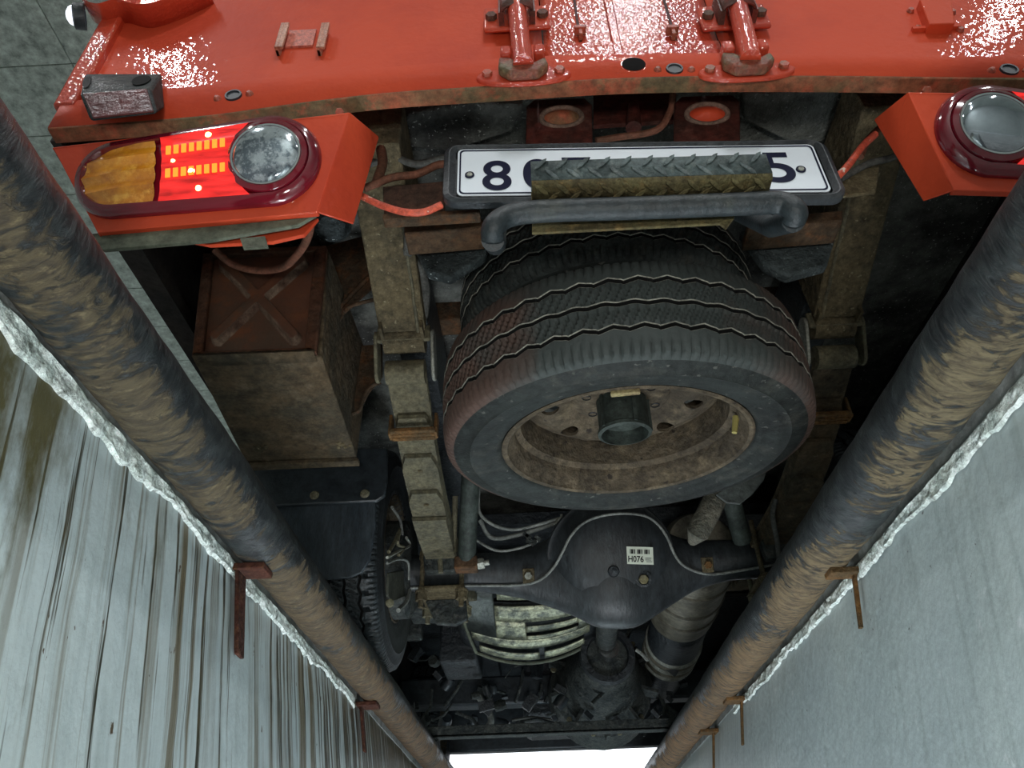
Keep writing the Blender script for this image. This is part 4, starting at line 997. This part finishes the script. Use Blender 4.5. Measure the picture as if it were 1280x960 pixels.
# cover: domed dish facing rearwards and down, raised flange seam
cdn = Vector((0, -.93, -.36)).normalized(); MC_ = frame(cdn, (1, 0, 0), AXC+Vector((0, -.045, .010)))
prof = [(.152, .0), (.156, .008), (.152, .014), (.145, .015), (.138, .022), (.118, .050), (.085, .064), (.04, .070), (0, .071)]
mb = MB(); nn = 72; rr = []
for r, z in prof:
    row = []
    for k in range(nn+1):
        t = 2*PI*k/nn; cx = 1+.10*max(0, abs(math.cos(t))-.6)/.4; row.append(MC_ @ Vector((r*math.cos(t)*cx*.96, r*math.sin(t), z)))
    rr.append(row)
mb.grid(rr); cov = mb.build('differential_cover', AXLE, ax, ang=40)
# brake line along the axle, riding over the cover edge
from mathutils.bvhtree import BVHTree
bpy.context.view_layer.update()
def bvh_of(*obs):
    vs = []; fs = []
    for o in obs:
        k = len(vs); vs += [o.matrix_world @ v.co for v in o.data.vertices]; fs += [tuple(i+k for i in p.vertices) for p in o.data.polygons]
    return BVHTree.FromPolygons(vs, fs)
BV = bvh_of(ax, cov)
def surf(px_, py_, dflt=1.80):
    d = ray(px_, py_).normalized(); h, n, i, t = BV.ray_cast(CAM, d)
    return (h, n if n.dot(d) < 0 else -n) if h is not None else (at(px_, py_, y=dflt), Vector((0, -1, 0)))
bl = [(500, 734), (560, 731), (610, 731), (640, 731), (664, 729), (680, 722), (694, 708), (704, 690), (714, 671), (728, 656), (748, 647), (775, 643), (803, 646), (820, 656), (832, 672), (842, 692), (852, 706), (868, 714), (890, 717), (925, 712), (975, 704)]
lp = []
for a, b in bl:
    h, n = surf(a, b); lp.append(h+n*.0045)
mb = MB(); mb.tube(curve(lp, 6), .0036, 8); mb.build('brake_line', CABLE, ax, ang=60)
for px_, py_ in ((661, 720), (884, 706)):
    h, n = surf(px_, py_); M = frame(n, (1, 0, 0), h); mb = MB(); mb.box((-.015, -.019, -.006), (.015, .019, .006), M); cl = mb.build('line_clip', MUD, ax, bevel=.002)
    b = MB(); hexbolt(b, h+n*.006, n, .010, .007); b.build('bolt', BOLT if px_ < 700 else RUSTO, ax)
def on_cover(px_, py_): return surf(px_, py_)[0]
c = on_cover(804, 724); M = frame(cdn, (1, 0, 0), c)
MB().lathe([(.0205, -.012), (.020, .004), (.014, .005), (.013, .002), (.012, .002)], M, 24).build('plug_seat', DARK, ax); b = MB(); hexbolt(b, c+cdn*.002, cdn, .0125, .009); b.build('filler_plug', mat('dull_brass', (.14, .12, .055), (.09, .08, .05), rough=.5, metal=.3, scale=40), ax, bevel=.001)
c = on_cover(767, 714); MB().lathe([(0, .008), (.012, .006), (.017, -.006)], frame(cdn, (1, 0, 0), c), 18).build('cast_boss', DARK, ax)
hc_, nc_ = surf(800, 695)
sa, sb_, sc_, sd = [atp(a, b, hc_+nc_*.003, nc_) for a, b in ((783, 683), (816, 684), (817, 706), (784, 705))]
stk = MB().prism([sa, sb_, sc_, sd], nc_*.0006).build('paper_label', STICK, cov)
su = (sb_-sa).normalized(); sn = (sb_-sa).cross(sa-sd).normalized(); sn = sn if sn.y < 0 else -sn; sv = sn.cross(su); sv = sv if sv.z > 0 else -sv
mid = (sa+sb_+sc_+sd)/4; sw = (sb_-sa).length; shh = (sa-sd).length
text('H076', mid+su*(-.16*sw)-sv*(.20*shh)+sn*.0012, shh*.36, INK, cov, wid=sw*.58, bold=.02, thick=.0004, U=su, Vv=sv, Nn=sn, name='characters')
for i in range(18):
    a = -.38+.76*i/17; w = .010+.014*((i*7) % 3)/2; p = mid+su*(a*sw)+sv*(.22*shh)+sn*.0012
    if i % 6 == 5: continue
    MB().prism([p-su*w*sw-sv*.13*shh, p+su*w*sw-sv*.13*shh, p+su*w*sw+sv*.13*shh, p-su*w*sw+sv*.13*shh], sn*.0003).build('barcode_bar', INK, cov)
for dx, dy in ((.30, -.14), (.30, -.24), (.34, -.34)):
    p = mid+su*(dx*sw)+sv*(dy*shh)+sn*.0012; MB().prism([p-su*.11*sw-sv*.022*shh, p+su*.11*sw-sv*.022*shh, p+su*.11*sw+sv*.022*shh, p-su*.11*sw+sv*.022*shh], sn*.0003).build('small_print', mat('grey_ink', (.2, .22, .2), bump=0), cov)
# spring seats, U-bolts, shocks
for x, sg in ((-.235, 1), (.615, -1)):
    s = MB(); s.box((x-.060, 1.80, .300), (x+.060, 1.94, .325)); s.box((x-.058, 1.79, .216), (x+.058, 1.95, .228)); seat = s.build('spring_seat', MUD, T, bevel=.004)
    cs = MB(); M = Matrix.Translation((x, 1.80, .285)); pts = [(-.040, 0, -.03), (.040, 0, -.03), (.046, 0, .012), (.030, 0, .036), (-.030, 0, .036), (-.046, 0, .012)]
    cs.prism([M @ Vector(p) for p in pts], (0, -.030, 0)); cs.build('rubber_stop', GREASE, seat, bevel=.004)
    for dx in (-.050, .050):
        for yy in (1.80, 1.925):
            b = MB(); b.tube([(x+dx, yy, .37), (x+dx, yy, .175)], .0062, 10); b.lathe([(0, 0), (.0145, 0), (.0145, .02), (0, .02)], Matrix.Translation((x+dx, yy, .192)), 6); b.lathe([(.0, .002), (.016, .002), (.016, .006), (0, .006)], Matrix.Translation((x+dx, yy, .210)), 16)
            b.build('u_bolt', MUD if yy < 1.9 else BOLTM, seat)
    mb = MB(); mb.prism([(x-.05, 1.86, .216), (x+.055, 1.86, .216), (x+.06, 1.86, .165), (x+.03, 1.86, .15), (x-.02, 1.86, .155)], (0, .02, 0)); mb.build('lower_plate', GREASE, seat, bevel=.003)
sh = MB(); p1, p0_ = at(588, 604, y=1.58), at(583, 700, y=1.72)
top_s = p1+(p1-p0_)*.9
sh.tube([p0_, p0_+(p1-p0_)*1.9], .0225, 22); so_ = sh.build('shock_absorber', TUBE, T)
mb = MB(); mb.box((p0_.x-.028, p0_.y-.02, p0_.z-.028), (p0_.x+.028, p0_.y+.02, p0_.z+.004)); mb.build('lower_mount', RUST, so_, bevel=.004)
mb = MB(); hexbolt(mb, (p0_.x+.028, p0_.y, p0_.z-.012), (1, -.1, .1), .014, .016, .012); mb.build('nut', BOLT, so_)
mb = MB(); q0 = at(610, 717, y=1.72); mb.tube([at(550, 700, y=1.70), at(551, 716, y=1.70)], .006, 10); mb.build('bolt', BOLTM, so_)
mb = MB(); a_, b_2 = at(569, 620, y=1.66), at(567, 690, y=1.73); mb.tube([a_, b_2], .007, 10); mb.build('bolt_shank', BOLTM, so_)
q = at(930, 660, y=1.75); sr = MB(); sr.tube([at(928, 676, y=1.75), at(908, 600, y=1.62)], .0225, 20); sr.build('shock_absorber', TUBE, T)
# dusty exhaust stub and bracket seen past the tyre on the right
mb = MB(); mb.tube([at(866, 676, y=1.68), at(872, 666, y=1.62), at(886, 640, y=1.62), at(905, 600, y=1.64)], [.012, .026, .027, .027], 22); mb.build('exhaust_pipe', mat('muddy_exhaust', (.17, .16, .125), (.10, .10, .08), (.24, .22, .17), rough=.8, scale=22, bump=.5), T)
Ppoly('exhaust_bracket', [(895, 618), (935, 590), (962, 575), (955, 600), (940, 618), (925, 630), (908, 628)], {'y': 1.56}, .006, mat('grey_bracket', (.10, .115, .11), (.07, .08, .075), rough=.5, scale=12), T, .002)
cable('parking_cable', [(970, 624), (966, 645), (972, 680), (975, 712)], [1.6, 1.62, 1.7, 1.75], .006, HOSE)
cable('parking_cable', [(598, 612), (602, 645), (640, 662), (700, 648)], [1.75, 1.78, 1.8, 1.8], .0045, CABLE)
cable('brake_pipe', [(600, 650), (615, 672), (650, 668), (700, 652)], [1.8, 1.82, 1.84, 1.84], .006, CABLE)
cable('brake_pipe', [(590, 672), (620, 688), (650, 685), (672, 676)], [1.8, 1.8, 1.8, 1.8], .0035, CABLE)
mb = MB()
for i in range(9):
    p = at(700+random.uniform(-8, 10), 654+random.uniform(-7, 12), y=1.80); mb.box((-.008, -.006, -.003), (.008, .006, .003), Matrix.Translation(p) @ Matrix.Rotation(random.uniform(0, 3), 4, 'Y') @ Matrix.Rotation(random.uniform(0, 3), 4, 'Z'))
mb.build('pipe_joint', BOLT, T)
mb = MB()
for i in range(7):
    p = at(665+random.uniform(-8, 8), 674+random.uniform(-5, 6), y=1.80); mb.box((-.008, -.006, -.004), (.008, .006, .004), Matrix.Translation(p) @ Matrix.Rotation(random.uniform(0, 3), 4, 'Y'))
mb.build('pipe_joint', GREASE, T)

# --- road wheels, drums (rear duals and front singles)
def road_wheel(x0, face, parent=T, y=1.86):
    wt = bpy.data.objects.new('road_wheel', None); col.objects.link(wt); wt.parent = T; wt.location = Vector((x0, y, .334))-T.location
    mats = (mat('wet_road_rubber', (.022, .027, .030), (.036, .043, .046), rough=.32, scale=8, bump=.3), mat('road_sidewall', (.017, .020, .022), (.026, .031, .034), rough=.55, scale=6), mat('road_edge', (.03, .035, .038), rough=.5))
    class Px: pass
    n0 = len(bpy.data.objects)
    M, dz = wheel(wt, (0, 0, 0), (-face, 0, 0), .288, .15, zig=True, mats=mats, rimr=.160, blocks=True, xax=(0, 1, 0))
    for ch in list(wt.children):
        ch.location = (0, 0, 0)
    return wt
w1 = road_wheel(-.435, 1)
def cp(src, loc, flip=False):
    r = src.copy(); col.objects.link(r); r.parent = T; r.location = Vector(loc)-T.location
    if flip: r.rotation_euler = (0, 0, PI)
    for ch in list(src.children):
        c_ = ch.copy(); col.objects.link(c_); c_.parent = r; c_.location = (0, 0, 0)
    return r
cp(w1, (-.615, 1.86, .334)); cp(w1, (.815, 1.86, .334), True); cp(w1, (.995, 1.86, .334), True)
cp(w1, (-.56, 4.0, .334)); cp(w1, (.94, 4.0, .334), True)
for x, s in ((-.35, -1), (.73, 1)):
    MB().lathe([(0, -.03), (.110, -.03), (.125, -.02), (.128, .07), (0, .07)], frame((s, 0, 0), (0, 1, 0), (x, 1.86, .30)), 48).build('brake_drum', GREASE, T)
# brake backing parts and parking brake linkage beside the left wheel
Ppoly('brake_lever', [(483, 716), (506, 712), (512, 730), (505, 745), (488, 752), (482, 745)], {'x': -.330}, .006, mat('olive_steel', (.055, .058, .045), (.035, .037, .03), rough=.6, scale=14), T, .002)
for i, (pts, m, r) in enumerate((([(486, 690), (494, 676), (500, 662), (497, 680), (505, 684), (498, 694)], BOLTM, .0042), ([(484, 704), (498, 699), (510, 703), (511, 725)], CABLE, .0032), ([(484, 697), (496, 690), (512, 682), (508, 672)], BOLT, .0035), ([(490, 634), (500, 650), (503, 668)], HOSE, .0035), ([(512, 738), (508, 752), (498, 763)], CABLE, .0055))):
    mb = MB(); mb.tube(curve([at(a, b, x=-.318) for a, b in pts], 6), r, 7); mb.build('brake_linkage', m, T)
mb = MB(); q = at(487, 754, x=-.325); mb.lathe([(0, .008), (.008, .006), (.010, 0)], frame((.6, -.8, 0), (0, 0, 1), q), 12); mb.build('bolt', BOLTM, T)

# --- driveline beyond the axle
gbx = Vector((.245, 3.0, .33))
mb = MB(); mb.tube([(.205, 1.95, .29), (.235, 2.62, .32)], .036, 20); mb.build('propeller_shaft', GREASE, T)
gb = MB(); M = frame((0, -1, 0), (1, 0, 0), (.245, 3.1, .30))
gb.lathe([(.215, -.20), (.20, -.02), (.175, 0), (.150, .10), (.115, .22), (.105, .26), (.085, .33), (.075, .36), (0, .36)], M, 36)
gearbox = gb.build('gearbox', GREASE, T, ang=40)
for k in range(10):
    a = 2*PI*k/10; mb = MB(); mb.box((-.006, .10, -.0), (.006, .215, .10), M @ Matrix.Rotation(a, 4, 'Z')); mb.build('cast_rib', GREASE, gearbox)
for k in range(12):
    a = 2*PI*(k+.5)/12; b = MB(); hexbolt(b, M @ Vector((.195*math.cos(a), .195*math.sin(a), .005)), (0, -1, 0), .012, .012); b.build('bolt', BOLTM, gearbox)
mb = MB(); mb.lathe([(.095, .34), (.10, .36), (.095, .385), (.075, .385), (.07, .35)], M, 36); mb.build('output_flange', DARK, gearbox)
MB().lathe([(.035, .36), (.035, .46), (.0, .46)], M, 24).build('output_shaft', CHROME, gearbox)
# muffler with bands
mx = .475
def ring_tube(name, y0, y1, r, m, x=mx, z=.40, par=T):
    return MB().lathe([(0, 0), (r*.8, 0), (r*.97, (y1-y0)*.06), (r, (y1-y0)*.12), (r, (y1-y0)*.88), (r*.97, (y1-y0)*.94), (r*.8, y1-y0), (0, y1-y0)], frame((.04, 1, -.0), (1, 0, 0), (x, y0, z)), 40).build(name, m, par, ang=40)
mf = ring_tube('muffler', 2.0, 2.62, .112, MUFF)
for y in (2.15, 2.32, 2.44): MB().lathe([(.112, 0), (.1165, .004), (.1165, .012), (.112, .016)], frame((.04, 1, 0), (1, 0, 0), (mx+(y-2.0)*.04, y, .40)), 40).build('muffler_band', mat('band_steel', (.10, .09, .065), (.07, .065, .05), rough=.6, scale=14), mf)
cv_ = ring_tube('exhaust_sleeve', 2.60, 2.98, .098, DARK, x=mx+.025, z=.385)
for k in range(5): MB().lathe([(.098, 0), (.106, .006), (.106, .016), (.098, .022)], frame((.04, 1, 0), (1, 0, 0), (mx+.037+.001*k, 2.86+k*.045, .385)), 36).build('clamp_ring', BOLT if k % 2 == 0 else MUFF, cv_)
ring_tube('exhaust_sleeve', 2.96, 3.5, .085, DARK, x=mx+.035, z=.385)
cable('oxygen_sensor_wire', [(795, 812), (803, 818), (810, 826)], 2.5, .006, CABLE)
# stamped bright shield left of the gearbox: a curved pan in bands with slots
pan = MB(); PC = Vector((-.035, 2.45, .42))
def pan_pt(a, b):     # a across -1..1, b 0 top .. 1 bottom edge
    x = PC.x+a*.215; y = PC.y+b*.30-.05*a*a; z = PC.z-.13*math.sin(b*1.35)*(1-.35*a*a)-.0
    return Vector((x, y, z))
def band(a0, a1, b0, b1): 
    return [[pan_pt(a0+(a1-a0)*i/20, b0+(b1-b0)*j/3) for i in range(21)] for j in range(4)]
for (a0, a1, b0, b1) in ((-.45, 1, -.25, .02), (-.5, 1, .10, .30), (-.5, -.02, .30, .56), (.82, 1, .30, .56), (-.02, .82, .36, .44), (-.02, .82, .50, .56), (-.9, 1, .56, .70), (-.80, .18, .80, .94), (.26, .92, .80, .94)): pan.grid(band(a0, a1, b0, b1))
lw = MB(); lw.grid(band(-1.05, -.5, -.2, .56)); lw.build('shield_cheek', mat('dull_dark_steel', (.07, .08, .07), (.03, .035, .035), rough=.4, metal=.4, scale=9), T, solid=.004)
po = pan.build('stamped_shield', PAN, T, solid=.004)
mb = MB(); mb.grid([[pan_pt(-1.12+2.24*i/20, .1+.98*j/4)+Vector((0, .012, .018)) for i in range(21)] for j in range(5)]); mb.build('shield_backing', DARK, T, solid=.004)
mb = MB(); mb.tube([pan_pt(-1.08, .0)]+[pan_pt(-1.08+.2*i/4, 1.05*i/4) for i in range(1, 5)]+[pan_pt(-.88+1.8*i/10, 1.05) for i in range(1, 11)], .006, 8); mb.build('shield_rim', GREYST, T)
# engine bay clutter under the cab
MB().box((XL+.05, 2.3, .62), (XR-.05, 4.3, .66)).build('cab_floor', DARK, T)
MB().box((XL, 4.22, .25), (XR, 4.30, 1.9)).build('front_bumper', BLACK, T, bevel=.01)
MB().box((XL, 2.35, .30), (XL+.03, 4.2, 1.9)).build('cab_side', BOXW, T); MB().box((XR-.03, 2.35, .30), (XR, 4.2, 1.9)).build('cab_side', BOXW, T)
MB().box((XL, 3.05, 1.88), (XR, 4.3, 1.92)).build('cab_roof', RED, T)
MB().box((-.62, 3.42, .30), (1.0, 3.52, .42)).build('front_crossmember', BLACK, T, bevel=.01)
mb = MB(); mb.box((-.08, 3.45, .24), (.16, 3.95, .58)); mb.build('oil_pan', DARK, T, bevel=.03)
mb = MB(); mb.box((-.36, 2.75, .30), (-.22, 3.0, .55)); mb.build('battery_tray', DARK, T, bevel=.01)
mb = MB(); mb.box((-.42, 2.35, .36), (-.28, 2.5, .5)); mb.box((-.46, 2.55, .34), (-.40, 2.62, .52)); mb.build('bracket', GREASE, T, bevel=.008)
for i in range(90):
    px_ = random.uniform(515, 865); py_ = random.uniform(812, 908); yy = random.uniform(2.85, 3.4)
    c = at(px_, py_, y=yy); s = random.uniform(.010, .036); mb = MB(); k = i % 3
    R3 = Matrix.Translation(c) @ Matrix.Rotation(random.uniform(0, 3), 4, 'Y') @ Matrix.Rotation(random.uniform(0, 3), 4, 'X')
    if k == 0: mb.box((-s, -s*.6, -s*.5), (s, s*.6, s*.5), R3); nm = 'bracket'
    elif k == 1: mb.tube([R3 @ Vector((-2.2*s, 0, 0)), R3 @ Vector((0, .5*s, s*.5)), R3 @ Vector((2.2*s, 0, 0))], s*.22, 8); nm = 'pipe'
    else: mb.lathe([(0, -s), (s*.7, -s), (s*.8, 0), (s*.6, s*.7), (0, s*.7)], R3, 14); nm = 'housing'
    mb.build(nm, (DARK, GREASE, BLACK)[i % 3 if i % 5 else 1], T, bevel=0)
cable('ribbed_hose', [(598, 870), (608, 885), (614, 900), (608, 912)], 3.3, .014, CABLE)
hs_ = bpy.context.scene.objects.get('ribbed_hose')
cable('hose', [(640, 900), (665, 897), (700, 902), (715, 910)], 3.4, .006, HOSE)
cable('hose', [(620, 905), (640, 903)], 3.4, .008, HOSE) if False else None
mb = MB(); c = at(740, 894, y=3.2); mb.box((c.x-.09, 3.2, c.z-.012), (c.x+.04, 3.24, c.z+.0)); mb.box((c.x-.02, 3.19, c.z+.01), (c.x+.05, 3.22, c.z+.03)); mb.build('bright_tag', CHROME, T)
